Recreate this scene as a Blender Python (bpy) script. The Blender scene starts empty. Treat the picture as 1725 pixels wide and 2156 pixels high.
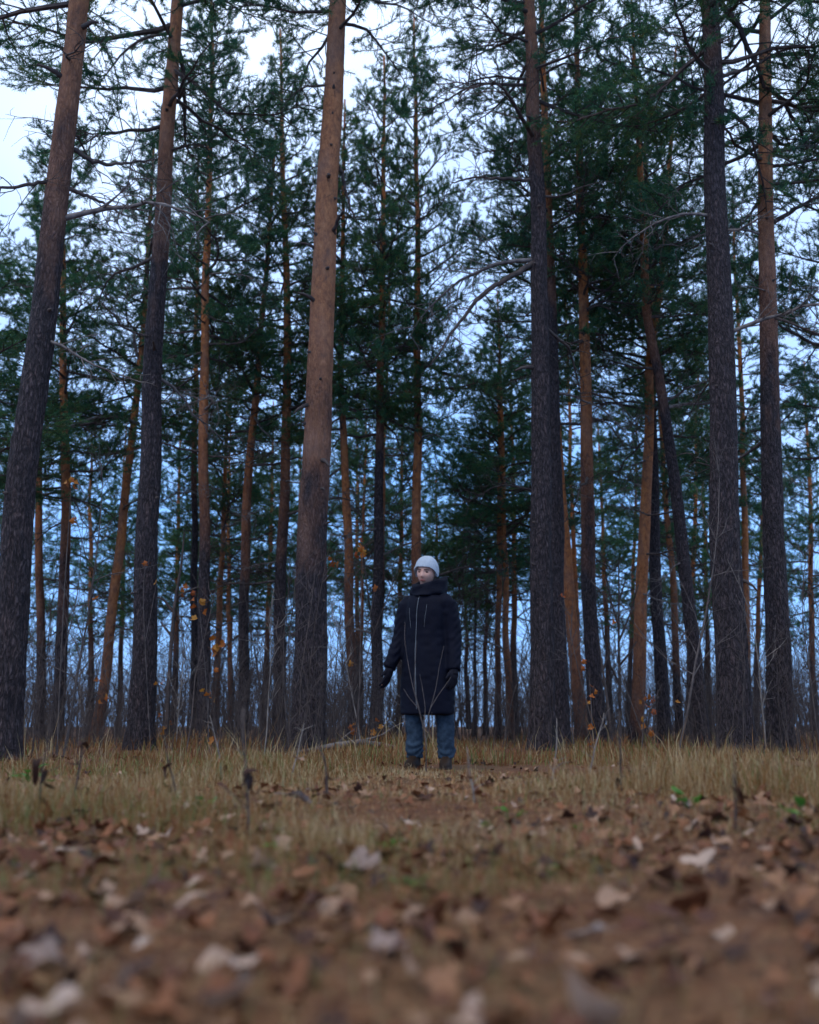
import bpy, math, random
import numpy as np

scene = bpy.context.scene
R = math.radians
# ------------------------------------------------------------------ camera
PITCH = R(11.6)
CAM_Z = 0.36
FPX = 2200.0            # focal length in pixels of a 1725 x 2156 picture
cam_d = bpy.data.cameras.new('camera')
cam = bpy.data.objects.new('camera', cam_d)
scene.collection.objects.link(cam)
cam.location = (0, 0, CAM_Z)
cam.rotation_euler = (R(90) + PITCH, 0, 0)
cam_d.sensor_fit = 'HORIZONTAL'
cam_d.sensor_width = 36.0
cam_d.lens = 36.0 * FPX / 1725.0
cam_d.clip_start = 0.05
cam_d.clip_end = 2000
cam_d.dof.use_dof = True
cam_d.dof.focus_distance = 11.0
cam_d.dof.aperture_fstop = 1.9
scene.camera = cam

# ------------------------------------------------------------------ world and sun
SUN_EL, SUN_AZ = R(48), R(-150)       # azimuth measured from +Y towards +X
world = bpy.data.worlds.new('World')
scene.world = world
world.use_nodes = True
nt = world.node_tree
bg = nt.nodes['Background']
sky = nt.nodes.new('ShaderNodeTexSky')
sky.sky_type = 'NISHITA'
sky.sun_disc = False
sky.sun_elevation = SUN_EL
sky.sun_rotation = SUN_AZ
sky.air_density = 1.0
sky.dust_density = 0.6
sky.ozone_density = 2.0
tc = nt.nodes.new('ShaderNodeTexCoord')
nz = nt.nodes.new('ShaderNodeTexNoise')
nz.inputs['Scale'].default_value = 2.2
nz.inputs['Detail'].default_value = 5
nt.links.new(tc.outputs['Generated'], nz.inputs['Vector'])
# thin white cloud overhead, clear deep blue lower down, as at dusk
sp = nt.nodes.new('ShaderNodeSeparateXYZ')
nt.links.new(tc.outputs['Generated'], sp.inputs[0])
ad = nt.nodes.new('ShaderNodeMath'); ad.operation = 'MULTIPLY_ADD'
nt.links.new(nz.outputs['Fac'], ad.inputs[0]); ad.inputs[1].default_value = 0.55
nt.links.new(sp.outputs[2], ad.inputs[2])
rp = nt.nodes.new('ShaderNodeValToRGB')
rp.color_ramp.elements[0].position = 0.46
rp.color_ramp.elements[0].color = (0, 0, 0, 1)
rp.color_ramp.elements[1].position = 0.96
rp.color_ramp.elements[1].color = (1, 1, 1, 1)
nt.links.new(ad.outputs[0], rp.inputs['Fac'])
m0 = nt.nodes.new('ShaderNodeMix'); m0.data_type = 'RGBA'; m0.inputs[0].default_value = 0.85
nt.links.new(sky.outputs['Color'], m0.inputs[6])
m0.inputs[7].default_value = (1.9, 4.2, 8.8, 1)
mx = nt.nodes.new('ShaderNodeMix')
mx.data_type = 'RGBA'
nt.links.new(rp.outputs['Color'], mx.inputs[0])
nt.links.new(m0.outputs[2], mx.inputs[6])
mx.inputs[7].default_value = (6.0, 7.2, 9.4, 1)
nt.links.new(mx.outputs[2], bg.inputs['Color'])
bg.inputs['Strength'].default_value = 0.18

sun_d = bpy.data.lights.new('sun', 'SUN')
sun_d.energy = 1.1
sun_d.angle = R(25)
sun_d.color = (1.0, 0.86, 0.7)
sun = bpy.data.objects.new('sun', sun_d)
scene.collection.objects.link(sun)
sun.rotation_euler = (R(90) - SUN_EL, 0, R(180) - SUN_AZ)

scene.view_settings.view_transform = 'Standard'
scene.view_settings.look = 'None'
scene.view_settings.gamma = 1.0
scene.view_settings.exposure = 0.0
scene.view_settings.use_curve_mapping = False
scene.cycles.use_adaptive_sampling = True
scene.cycles.adaptive_threshold = 0.03
scene.cycles.max_bounces = 4
scene.cycles.diffuse_bounces = 2
scene.cycles.glossy_bounces = 2
scene.cycles.transmission_bounces = 3
scene.cycles.caustics_reflective = False
scene.cycles.caustics_refractive = False

rng = np.random.default_rng(11)
COL = scene.collection

# ------------------------------------------------------------------ helpers
def P(u, v, Y):
    """point at depth Y (metres in front of the lens) seen at u, v of the 1725 px wide picture"""
    dx, dy = (u - 862.5) / FPX, (1078 - v) / FPX
    t = Y / (math.cos(PITCH) - dy * math.sin(PITCH))
    return np.array([dx * t, Y, CAM_Z + t * (math.sin(PITCH) + dy * math.cos(PITCH))])

def norm(a):
    return a / np.maximum(np.linalg.norm(a, axis=-1, keepdims=True), 1e-9)

def vnoise(p, seed=0):
    p = np.asarray(p, float)
    i = np.floor(p).astype(np.int64)
    f = p - i
    f = f * f * (3 - 2 * f)
    out = np.zeros(p.shape[:-1])
    for dx in (0, 1):
        for dy in (0, 1):
            for dz in (0, 1):
                h = ((i[..., 0] + dx) * 374761393 + (i[..., 1] + dy) * 668265263 + (i[..., 2] + dz) * 1274126177 + seed * 974711) & 0xFFFFFFFF
                h = ((h ^ (h >> 13)) * 1274126177) & 0xFFFFFFFF
                h = (h ^ (h >> 16)) & 0xFFFF
                w = (f[..., 0] if dx else 1 - f[..., 0]) * (f[..., 1] if dy else 1 - f[..., 1]) * (f[..., 2] if dz else 1 - f[..., 2])
                out += w * (h / 65535.0)
    return out * 2 - 1

def gz(x, y):
    x = np.asarray(x, float); y = np.asarray(y, float)
    z0 = np.zeros_like(x)
    a = vnoise(np.stack([x * 0.55, y * 0.55, z0], -1), 3) * 0.035
    b = vnoise(np.stack([x * 2.3, y * 2.3, z0], -1), 4) * 0.016
    c = vnoise(np.stack([x * 7, y * 7, z0], -1), 5) * 0.006
    far = vnoise(np.stack([x * 0.06, y * 0.06, z0], -1), 6) * 0.35 * np.clip((y - 14) / 30, 0, 1)
    near = np.clip((np.hypot(x, y) - 0.5) / 1.5, 0.3, 1)
    return (a + b) * near + c + far

def gz1(x, y):
    return float(gz(np.array([x]), np.array([y]))[0])

def tri_mesh(name, V, F, mats=(), midx=None, smooth=True, rnd=None):
    V = np.ascontiguousarray(V, np.float32); F = np.ascontiguousarray(F, np.int32)
    me = bpy.data.meshes.new(name)
    n = len(F)
    me.vertices.add(len(V)); me.vertices.foreach_set('co', V.ravel())
    me.loops.add(3 * n); me.loops.foreach_set('vertex_index', F.ravel())
    me.polygons.add(n); me.polygons.foreach_set('loop_start', np.arange(0, 3 * n, 3, dtype=np.int32))
    for m in mats:
        me.materials.append(m)
    if midx is not None:
        me.polygons.foreach_set('material_index', np.ascontiguousarray(midx, np.int32))
    me.polygons.foreach_set('use_smooth', np.full(n, smooth, dtype=bool))
    if rnd is not None:
        at = me.attributes.new('rnd', 'FLOAT', 'FACE')
        at.data.foreach_set('value', np.ascontiguousarray(rnd, np.float32))
    me.update(calc_edges=True)
    return me

def add(name, me, parent=None, loc=None, rot=None, scale=None):
    o = bpy.data.objects.new(name, me)
    COL.objects.link(o)
    if parent is not None:
        o.parent = parent
    if loc is not None: o.location = [float(c) for c in loc]
    if rot is not None: o.rotation_euler = rot
    if scale is not None: o.scale = scale
    return o

def tag(o, label=None, cat=None, group=None, kind=None):
    if label: o['label'] = label
    if cat: o['category'] = cat
    if group: o['group'] = group
    if kind: o['kind'] = kind
    return o

def frames(path):
    path = np.asarray(path, float)
    t = norm(np.gradient(path, axis=0))
    up = np.array([0, 0, 1.0])
    ref = np.where(np.abs(t @ up)[:, None] > 0.9, np.array([[1.0, 0, 0]]), up[None])
    if np.abs(t[:, 2]).mean() > 0.8:
        ref = np.tile(np.array([[1.0, 0, 0]]), (len(t), 1))
    a = norm(np.cross(t, ref)); b = np.cross(a, t)
    return t, a, b

def tube(path, rad, sides=6, cap=True):
    path = np.asarray(path, float); rad = np.broadcast_to(np.asarray(rad, float), (len(path),))
    t, a, b = frames(path)
    th = np.arange(sides) * 2 * math.pi / sides
    V = path[:, None] + rad[:, None, None] * (np.cos(th)[None, :, None] * a[:, None] + np.sin(th)[None, :, None] * b[:, None])
    n = len(path)
    V = V.reshape(-1, 3)
    i = np.arange(n - 1)[:, None] * sides; j = np.arange(sides)[None]; j2 = (j + 1) % sides
    q = np.stack([i + j, i + j2, i + sides + j2, i + sides + j], -1).reshape(-1, 4)
    F = np.concatenate([q[:, [0, 1, 2]], q[:, [0, 2, 3]]])
    if cap:
        c0, c1 = len(V), len(V) + 1
        V = np.concatenate([V, path[:1], path[-1:]])
        k = np.arange(sides); k2 = (k + 1) % sides
        F = np.concatenate([F, np.stack([np.full(sides, c0), k2, k], -1), np.stack([np.full(sides, c1), (n - 1) * sides + k, (n - 1) * sides + k2], -1)])
    return V, F

class MB:
    """collects triangles for one mesh"""
    def __init__(self): self.V, self.F, self.M, self.Rn, self.n = [], [], [], [], 0
    def put(self, V, F, m=0, r=0.0):
        self.V.append(V); self.F.append(F + self.n); self.n += len(V)
        self.M.append(np.full(len(F), m)); self.Rn.append(np.broadcast_to(np.asarray(r, float), (len(F),)))
        return self
    def arrays(self):
        return np.concatenate(self.V), np.concatenate(self.F), np.concatenate(self.M), np.concatenate(self.Rn)
    def mesh(self, name, mats, smooth=True):
        V, F, M, Rn = self.arrays()
        return tri_mesh(name, V, F, mats, M, smooth, Rn)

# ------------------------------------------------------------------ materials
def new_mat(name):
    m = bpy.data.materials.new(name); m.use_nodes = True
    t = m.node_tree
    b = t.nodes['Principled BSDF']
    b.inputs['Roughness'].default_value = 0.85
    b.inputs['Specular IOR Level'].default_value = 0.25
    return m, t, b

def nd(t, kind, **kw):
    n = t.nodes.new(kind)
    for k, v in kw.items():
        if hasattr(n, k): setattr(n, k, v)
        else: n.inputs[k].default_value = v
    return n

def ramp(t, fac, stops, interp='LINEAR'):
    r = t.nodes.new('ShaderNodeValToRGB')
    r.color_ramp.interpolation = interp
    e = r.color_ramp.elements
    while len(e) < len(stops): e.new(0.5)
    for i, (p, c) in enumerate(stops):
        e[i].position = p; e[i].color = (*c, 1)
    t.links.new(fac, r.inputs['Fac'])
    return r.outputs['Color']

def mixc(t, fac, a, b, mode='MIX'):
    m = t.nodes.new('ShaderNodeMix'); m.data_type = 'RGBA'; m.blend_type = mode
    if isinstance(fac, (int, float)): m.inputs[0].default_value = fac
    else: t.links.new(fac, m.inputs[0])
    for s, i in ((a, 6), (b, 7)):
        if isinstance(s, tuple): m.inputs[i].default_value = (*s, 1)
        else: t.links.new(s, m.inputs[i])
    return m.outputs[2]

def mathn(t, op, a, b=None, clamp=False):
    m = t.nodes.new('ShaderNodeMath'); m.operation = op; m.use_clamp = clamp
    for s, i in ((a, 0), (b, 1)):
        if s is None: continue
        if isinstance(s, (int, float)): m.inputs[i].default_value = s
        else: t.links.new(s, m.inputs[i])
    return m.outputs[0]

def bump(t, b, height, strength, dist=0.02):
    n = t.nodes.new('ShaderNodeBump')
    n.inputs['Strength'].default_value = strength; n.inputs['Distance'].default_value = dist
    t.links.new(height, n.inputs['Height']); t.links.new(n.outputs['Normal'], b.inputs['Normal'])

def scaled_coord(t, out, s):
    mp = t.nodes.new('ShaderNodeMapping'); mp.inputs['Scale'].default_value = s
    tc = t.nodes.new('ShaderNodeTexCoord'); t.links.new(tc.outputs[out], mp.inputs['Vector'])
    return mp.outputs['Vector']

def bark_material():
    m, t, b = new_mat('pine_bark')
    oi = t.nodes.new('ShaderNodeObjectInfo')
    vec = scaled_coord(t, 'Object', (1, 1, 1))
    off = t.nodes.new('ShaderNodeVectorMath'); off.operation = 'ADD'
    t.links.new(vec, off.inputs[0])
    cmb = t.nodes.new('ShaderNodeCombineXYZ'); t.links.new(mathn(t, 'MULTIPLY', oi.outputs['Random'], 40), cmb.inputs[0])
    t.links.new(cmb.outputs[0], off.inputs[1])
    def st(s):
        mp = t.nodes.new('ShaderNodeMapping'); mp.inputs['Scale'].default_value = s
        t.links.new(off.outputs[0], mp.inputs['Vector']); return mp.outputs['Vector']
    wob = nd(t, 'ShaderNodeTexNoise', Scale=6.0, Detail=3.0); t.links.new(st((1, 1, 0.5)), wob.inputs['Vector'])
    vv = t.nodes.new('ShaderNodeVectorMath'); vv.operation = 'MULTIPLY_ADD'
    t.links.new(wob.outputs['Color'], vv.inputs[0]); vv.inputs[1].default_value = (4.0, 4.0, 3.0); t.links.new(st((27, 27, 6.5)), vv.inputs[2])
    vo = t.nodes.new('ShaderNodeTexVoronoi'); vo.feature = 'DISTANCE_TO_EDGE'; vo.inputs['Scale'].default_value = 1.0
    t.links.new(vv.outputs[0], vo.inputs['Vector'])
    vc = t.nodes.new('ShaderNodeTexVoronoi'); vc.inputs['Scale'].default_value = 1.0
    t.links.new(vv.outputs[0], vc.inputs['Vector'])
    grain = nd(t, 'ShaderNodeTexNoise', Scale=1.0, Detail=6.0, Roughness=0.65); t.links.new(st((40, 40, 14)), grain.inputs['Vector'])
    plate = ramp(t, vc.outputs['Color'], [(0.2, (0.030, 0.022, 0.026)), (0.55, (0.058, 0.041, 0.046)), (0.85, (0.105, 0.066, 0.062))])
    plate = mixc(t, 0.55, plate, ramp(t, grain.outputs['Fac'], [(0.36, (0.010, 0.008, 0.011)), (0.64, (0.125, 0.097, 0.10))]), 'MIX')
    fiss = ramp(t, mathn(t, 'ADD', vo.outputs['Distance'], mathn(t, 'MULTIPLY', mathn(t, 'SUBTRACT', grain.outputs['Fac'], 0.45), 0.7)), [(0.0, (0.15, 0.15, 0.15)), (0.4, (1, 1, 1))])
    low = mixc(t, fiss, (0.012, 0.010, 0.012), plate)
    # thin flaking orange bark higher up
    fl = nd(t, 'ShaderNodeTexNoise', Scale=1.0, Detail=7.0, Roughness=0.7); t.links.new(st((13, 13, 8)), fl.inputs['Vector'])
    big = nd(t, 'ShaderNodeTexNoise', Scale=1.0, Detail=3.0); t.links.new(st((3, 3, 1.3)), big.inputs['Vector'])
    org = ramp(t, fl.outputs['Fac'], [(0.28, (0.09, 0.045, 0.03)), (0.45, (0.34, 0.115, 0.038)), (0.62, (0.48, 0.18, 0.06)), (0.8, (0.50, 0.27, 0.135))])
    pf = ramp(t, vo.outputs['Distance'], [(0.0, (0.25, 0.2, 0.2)), (0.12, (1, 1, 1))])
    org = mixc(t, 0.4, org, pf, 'MULTIPLY')
    org = mixc(t, ramp(t, big.outputs['Fac'], [(0.42, (0, 0, 0)), (0.72, (0.6, 0.6, 0.6))]), org, mixc(t, grain.outputs['Fac'], (0.07, 0.045, 0.04), (0.24, 0.15, 0.12)))
    gr = t.nodes.new('ShaderNodeAttribute'); gr.attribute_type = 'OBJECT'; gr.attribute_name = 'bark_grey'
    org = mixc(t, gr.outputs['Fac'], org, mixc(t, fl.outputs['Fac'], (0.13, 0.075, 0.058), (0.34, 0.215, 0.16)))
    # height where the change happens is a property of each tree
    at = t.nodes.new('ShaderNodeAttribute'); at.attribute_type = 'OBJECT'; at.attribute_name = 'bark_z'
    sep = t.nodes.new('ShaderNodeSeparateXYZ'); t.links.new(vec, sep.inputs[0])
    d = mathn(t, 'SUBTRACT', sep.outputs[2], at.outputs['Fac'])
    d = mathn(t, 'ADD', d, mathn(t, 'MULTIPLY', mathn(t, 'SUBTRACT', big.outputs['Fac'], 0.5), 6.0))
    d = mathn(t, 'ADD', mathn(t, 'MULTIPLY', d, 0.24), 0.5, True)
    t.links.new(mixc(t, d, low, org), b.inputs['Base Color'])
    h = mixc(t, d, mixc(t, 0.3, fiss, grain.outputs['Fac']), fl.outputs['Fac'])
    bump(t, b, h, 1.0, 0.04)
    b.inputs['Roughness'].default_value = 0.9
    return m

def wood_material(name, stops, rough=0.9):
    m, t, b = new_mat(name)
    n = nd(t, 'ShaderNodeTexNoise', Scale=9.0, Detail=4.0)
    tcn = t.nodes.new('ShaderNodeTexCoord'); t.links.new(tcn.outputs['Object'], n.inputs['Vector'])
    t.links.new(ramp(t, n.outputs['Fac'], stops), b.inputs['Base Color'])
    b.inputs['Roughness'].default_value = rough
    bump(t, b, n.outputs['Fac'], 0.3, 0.01)
    return m

def attr_material(name, stops, trans=0.25, from_object=False, rough=0.7, shift=0.0, spec=0.25):
    """colour picked by a per-face number, or by the object's random number"""
    m, t, b = new_mat(name)
    if from_object:
        oi = t.nodes.new('ShaderNodeObjectInfo'); fac = oi.outputs['Random']
    else:
        at = t.nodes.new('ShaderNodeAttribute'); at.attribute_name = 'rnd'; fac = at.outputs['Fac']
        if shift:
            oi = t.nodes.new('ShaderNodeObjectInfo')
            fac = mathn(t, 'ADD', fac, mathn(t, 'MULTIPLY', mathn(t, 'SUBTRACT', oi.outputs['Random'], 0.5), shift), True)
    col = ramp(t, fac, stops)
    n = nd(t, 'ShaderNodeTexNoise', Scale=30.0, Detail=4.0)
    tcn = t.nodes.new('ShaderNodeTexCoord'); t.links.new(tcn.outputs['Object'], n.inputs['Vector'])
    col = mixc(t, 0.35, col, ramp(t, n.outputs['Fac'], [(0.3, (0.35, 0.35, 0.35)), (0.7, (1.4, 1.3, 1.2))]), 'MULTIPLY')
    t.links.new(col, b.inputs['Base Color']); b.inputs['Roughness'].default_value = rough
    b.inputs['Specular IOR Level'].default_value = spec
    if trans:
        tr = t.nodes.new('ShaderNodeBsdfTranslucent'); t.links.new(col, tr.inputs['Color'])
        ms = t.nodes.new('ShaderNodeMixShader'); ms.inputs[0].default_value = trans
        t.links.new(b.outputs[0], ms.inputs[1]); t.links.new(tr.outputs[0], ms.inputs[2])
        t.links.new(ms.outputs[0], t.nodes['Material Output'].inputs['Surface'])
    return m

def cloth_material(name, col, col2, scale=60, bump_s=0.3, rough=0.9):
    m, t, b = new_mat(name)
    n = nd(t, 'ShaderNodeTexNoise', Scale=scale, Detail=4.0)
    n2 = nd(t, 'ShaderNodeTexNoise', Scale=7.0, Detail=3.0)
    tcn = t.nodes.new('ShaderNodeTexCoord')
    t.links.new(tcn.outputs['Object'], n.inputs['Vector']); t.links.new(tcn.outputs['Object'], n2.inputs['Vector'])
    f = mathn(t, 'ADD', mathn(t, 'MULTIPLY', n.outputs['Fac'], 0.5), mathn(t, 'MULTIPLY', n2.outputs['Fac'], 0.5))
    t.links.new(ramp(t, f, [(0.3, col), (0.7, col2)]), b.inputs['Base Color'])
    b.inputs['Roughness'].default_value = rough
    b.inputs['Specular IOR Level'].default_value = 0.12
    bump(t, b, n.outputs['Fac'], bump_s, 0.004)
    return m

BARK = bark_material()
TWIG = wood_material('twig_bark', [(0.3, (0.035, 0.028, 0.028)), (0.7, (0.10, 0.075, 0.065))])
DEADWOOD = wood_material('dead_wood', [(0.3, (0.06, 0.05, 0.05)), (0.7, (0.20, 0.17, 0.155))])
BRUSH = wood_material('brush_bark', [(0.3, (0.05, 0.042, 0.042)), (0.7, (0.13, 0.105, 0.095))])
PALEBRUSH = wood_material('pale_brush_bark', [(0.3, (0.12, 0.10, 0.09)), (0.7, (0.28, 0.24, 0.21))])
NEEDLE = attr_material('pine_needles', [(0.0, (0.022, 0.098, 0.064)), (0.4, (0.048, 0.158, 0.076)), (0.75, (0.115, 0.205, 0.055)), (0.95, (0.15, 0.15, 0.04)), (1.0, (0.18, 0.09, 0.03))], trans=0.35, rough=0.5, shift=0.2)
LEAFSTOPS = [(0.0, (0.035, 0.014, 0.010)), (0.22, (0.12, 0.04, 0.018)), (0.45, (0.21, 0.08, 0.032)), (0.62, (0.26, 0.14, 0.075)), (0.8, (0.36, 0.235, 0.165)), (1.0, (0.46, 0.35, 0.28))]
LEAF_O = attr_material('fallen_leaf', LEAFSTOPS, trans=0.12, from_object=True, rough=0.6)
LEAF_S = attr_material('small_fallen_leaf', LEAFSTOPS, trans=0.12, rough=0.6)
GRASS = attr_material('dry_grass', [(0.0, (0.16, 0.05, 0.016)), (0.3, (0.21, 0.085, 0.028)), (0.6, (0.27, 0.15, 0.05)), (0.8, (0.46, 0.36, 0.20)), (0.9, (0.16, 0.18, 0.05)), (1.0, (0.07, 0.13, 0.03))], trans=0.3, rough=0.6)
LITTER = attr_material('needle_litter', [(0.0, (0.14, 0.06, 0.03)), (0.5, (0.30, 0.13, 0.055)), (1.0, (0.38, 0.22, 0.10))], trans=0.0)
ORANGE = attr_material('orange_leaf', [(0.0, (0.30, 0.07, 0.02)), (0.6, (0.40, 0.125, 0.02)), (1.0, (0.42, 0.20, 0.035))], trans=0.4, rough=0.5)
GREEN = attr_material('green_leaf', [(0.0, (0.04, 0.13, 0.02)), (1.0, (0.10, 0.24, 0.03))], trans=0.35, rough=0.45)

def ground_material():
    m, t, b = new_mat('forest_floor')
    v = scaled_coord(t, 'Object', (1, 1, 1))
    def noise(s, d=6.0, r=0.6):
        n = nd(t, 'ShaderNodeTexNoise', Scale=s, Detail=d, Roughness=r); t.links.new(v, n.inputs['Vector']); return n.outputs['Fac']
    fine = noise(55.0, 8.0, 0.7); mid = noise(9.0); big = noise(0.9, 4.0)
    c = ramp(t, fine, [(0.34, (0.016, 0.009, 0.007)), (0.5, (0.088, 0.033, 0.015)), (0.64, (0.22, 0.088, 0.035)), (0.78, (0.33, 0.20, 0.13))])
    c2 = ramp(t, mid, [(0.35, (0.06, 0.03, 0.016)), (0.65, (0.27, 0.105, 0.038))])
    c = mixc(t, 0.4, c, c2)
    c = mixc(t, ramp(t, big, [(0.45, (0, 0, 0)), (0.7, (0.6, 0.6, 0.6))]), c, mixc(t, 0.5, c, (0.11, 0.11, 0.035)))
    t.links.new(c, b.inputs['Base Color'])
    bump(t, b, mixc(t, 0.5, fine, mid), 1.0, 0.03)
    b.inputs['Roughness'].default_value = 0.95
    return m
GROUND_M = ground_material()

# ------------------------------------------------------------------ ground
def build_ground():
    nx, ny = 240, 300
    s = np.linspace(-1, 1, nx); xs = np.sinh(s * 6.2) / math.sinh(6.2) * 500
    tt = np.linspace(0, 1, ny); ys = -4 + 0.02 + (np.exp(tt * 6.6) - 1) / (math.exp(6.6) - 1) * 900
    X, Y = np.meshgrid(xs, ys)
    Z = gz(X, Y)
    V = np.stack([X, Y, Z], -1).reshape(-1, 3)
    i = np.arange(ny - 1)[:, None] * nx; j = np.arange(nx - 1)[None]
    q = np.stack([i + j, i + j + 1, i + nx + j + 1, i + nx + j], -1).reshape(-1, 4)
    F = np.concatenate([q[:, [0, 1, 2]], q[:, [0, 2, 3]]])
    o = add('ground', tri_mesh('ground', V, F, [GROUND_M]))
    return tag(o, 'brown forest floor of needles and litter', kind='structure')
ground = build_ground()

# ------------------------------------------------------------------ pine foliage templates
def wander(start, d, L, n, jit, lift, g):
    """crooked path of n points"""
    p = np.array(start, float); d = norm(np.array(d, float)); out = [p.copy()]
    for k in range(n - 1):
        d = norm(d + g.normal(0, jit, 3) + np.array([0, 0, lift]))
        p = p + d * (L / (n - 1)); out.append(p.copy())
    return np.array(out)

def needles(pos, dirs, k, g, ln=0.082, w=0.005):
    n = len(pos)
    D = np.repeat(dirs, k, 0); B = np.repeat(pos, k, 0) - D * g.uniform(0, 0.09, (n * k, 1))
    r = norm(g.normal(0, 1, (n * k, 3)))
    nd_ = norm(D * 0.75 + r * 0.8 + np.array([0, 0, 0.15]))
    L = g.uniform(0.75, 1.25, (n * k, 1)) * ln
    s = norm(np.cross(nd_, norm(g.normal(0, 1, (n * k, 3))))) * w
    V = np.stack([B - s, B + s, B + nd_ * L], 1).reshape(-1, 3)
    F = np.arange(len(V)).reshape(-1, 3)
    base = np.repeat(np.clip(g.normal(0.42, 0.2, n), 0, 1), k)
    return V, F, np.clip(base + g.normal(0, 0.08, n * k), 0, 1)

def make_bough(L, seed, live=True, k=15, jit=0.2):
    g = np.random.default_rng(seed)
    mb = MB()
    n = max(6, int(L * 4))
    main = wander((0, 0, 0), (1, g.normal(0, .15), g.uniform(-.1, .2)), L, n, jit, 0.02 if live else -0.03, g)
    r0 = 0.012 + 0.011 * L
    mb.put(*tube(main, np.linspace(r0, 0.004, n), 5, False))
    P_, D_ = [], []
    ns = int((6.5 if live else 5) * L) + 3
    side = 1
    for t in np.linspace(0.25 if live else 0.15, 0.98, ns):
        f = t * (n - 1); i = min(int(f), n - 2); p = main[i] + (main[i + 1] - main[i]) * (f - i)
        d = norm(main[i + 1] - main[i]); side = -side
        lat = norm(np.cross(d, (0, 0, 1))) * side
        sd = d * g.uniform(.35, .9) + lat * g.uniform(.6, 1.1) + np.array([0, 0, g.normal(.1, .3)])
        sl = L * 0.42 * (1 - 0.62 * t) * g.uniform(.6, 1.3) + 0.12
        m = 5
        sec = wander(p, sd, sl, m, jit * 1.0, 0.06 if live else -0.02, g)
        mb.put(*tube(sec, np.linspace(0.0075 + .002 * L, 0.003, m), 3, False))
        ss = np.arange(sl * 0.5, sl, 0.08) / sl
        for q in ss:
            ff = q * (m - 1); a = min(int(ff), m - 2)
            P_.append(sec[a] + (sec[a + 1] - sec[a]) * (ff - a)); D_.append(norm(sec[a + 1] - sec[a]))
        for _ in range(3):
            P_.append(sec[-1] + g.normal(0, .028, 3)); D_.append(norm(norm(sec[-1] - sec[-2]) + g.normal(0, .4, 3)))
        for q in g.uniform(.25, .95, int(2 + sl * 4)):
            ff = q * (m - 1); a = min(int(ff), m - 2)
            p2 = sec[a] + (sec[a + 1] - sec[a]) * (ff - a); d2 = norm(sec[a + 1] - sec[a])
            td = d2 * .6 + norm(np.cross(d2, g.normal(0, 1, 3))) * .8 + np.array([0, 0, .25 if live else -.05])
            tl = sl * g.uniform(.25, .5)
            ter = wander(p2, td, tl, 3, .2, .1 if live else 0, g)
            mb.put(*tube(ter, np.array([.0045, .0035, .002]), 3, False))
            for e in np.arange(.5, 1.01, max(.085 / tl, .24)):
                ff = min(e, .999) * 2; a = int(ff)
                P_.append(ter[a] + (ter[a + 1] - ter[a]) * (ff - a)); D_.append(norm(ter[a + 1] - ter[a]))
    if live:
        V, F, rn = needles(np.array(P_), np.array(D_), k, g)
        mb.put(V, F, 1, rn)
    return mb.arrays()

BOUGHS = []
sd = 100
for L in (0.7, 1.1, 1.6, 2.2, 2.9):
    for q in range(4):
        sd += 1; BOUGHS.append((L, make_bough(L, sd)))

def rot_z(a):
    c, s = math.cos(a), math.sin(a); return np.array([[c, -s, 0], [s, c, 0], [0, 0, 1.0]])
def rot_y(a):
    c, s = math.cos(a), math.sin(a); return np.array([[c, 0, s], [0, 1, 0], [-s, 0, c]])
def rot_x(a):
    c, s = math.cos(a), math.sin(a); return np.array([[1, 0, 0], [0, c, -s], [0, s, c]])

def make_crown(H, Lmax, nb, seed, droop=-8, rise=40):
    """boughs round a straight axis from z=0 to z=H"""
    g = np.random.default_rng(seed)
    mb = MB(); az = g.uniform(0, 6.28)
    for i in range(nb):
        rel = (i + g.uniform(0, .8)) / nb
        z = rel * H
        az += 2.4 + g.normal(0, .5)
        Ln = Lmax * (0.12 + 0.9 * (1 - rel) ** 0.75) * (0.6 + 0.4 * min(1, rel / .2)) * g.uniform(.6, 1.15)
        best = [b for b in BOUGHS if abs(b[0] - Ln) <= min(abs(c[0] - Ln) for c in BOUGHS) + 1e-6]
        L0, (V, F, M, rn) = best[g.integers(len(best))]
        sc = np.clip(Ln / L0, .75, 1.3)
        pitch = R(droop + (rise - droop) * rel ** 1.2 + g.normal(0, 9))
        Mx = rot_z(az) @ rot_y(-pitch) @ rot_x(g.uniform(-.5, .5))
        mb.put((V * sc) @ Mx.T + np.array([0, 0, z]), F, M, np.clip(rn + g.normal(0, .06), 0, 1))
        mb.M[-1] = M
    V, F, M, rn = mb.arrays()
    return tri_mesh('crown', V, F, [TWIG, NEEDLE], M, False, rn)

CROWNS = [make_crown(9.5, 2.9, 55, 500 + i) for i in range(5)]
CROWNS_BIG = [make_crown(9.5, 3.4, 40, 600 + i, droop=-18) for i in range(3)]
DEAD = []
for i in range(8):
    V, F, M, rn = make_bough([1.0, 1.4, 1.8, 2.3][i % 4], 800 + i, live=False, jit=.26)
    DEAD.append(tri_mesh('dead_branch', V, F, [TWIG if i % 3 else DEADWOOD], None, True))
def stub_mesh(seed, L):
    g = np.random.default_rng(seed)
    V, F = tube(wander((-0.04, 0, 0), (1, 0, .1), L, 4, .15, -.1, g), [.030, .026, .018, .010], 7)
    return tri_mesh('branch_stub', V, F, [TWIG])
STUBS = [stub_mesh(900 + i, l) for i, l in enumerate((.08, .10, .16, .30))]

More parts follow.
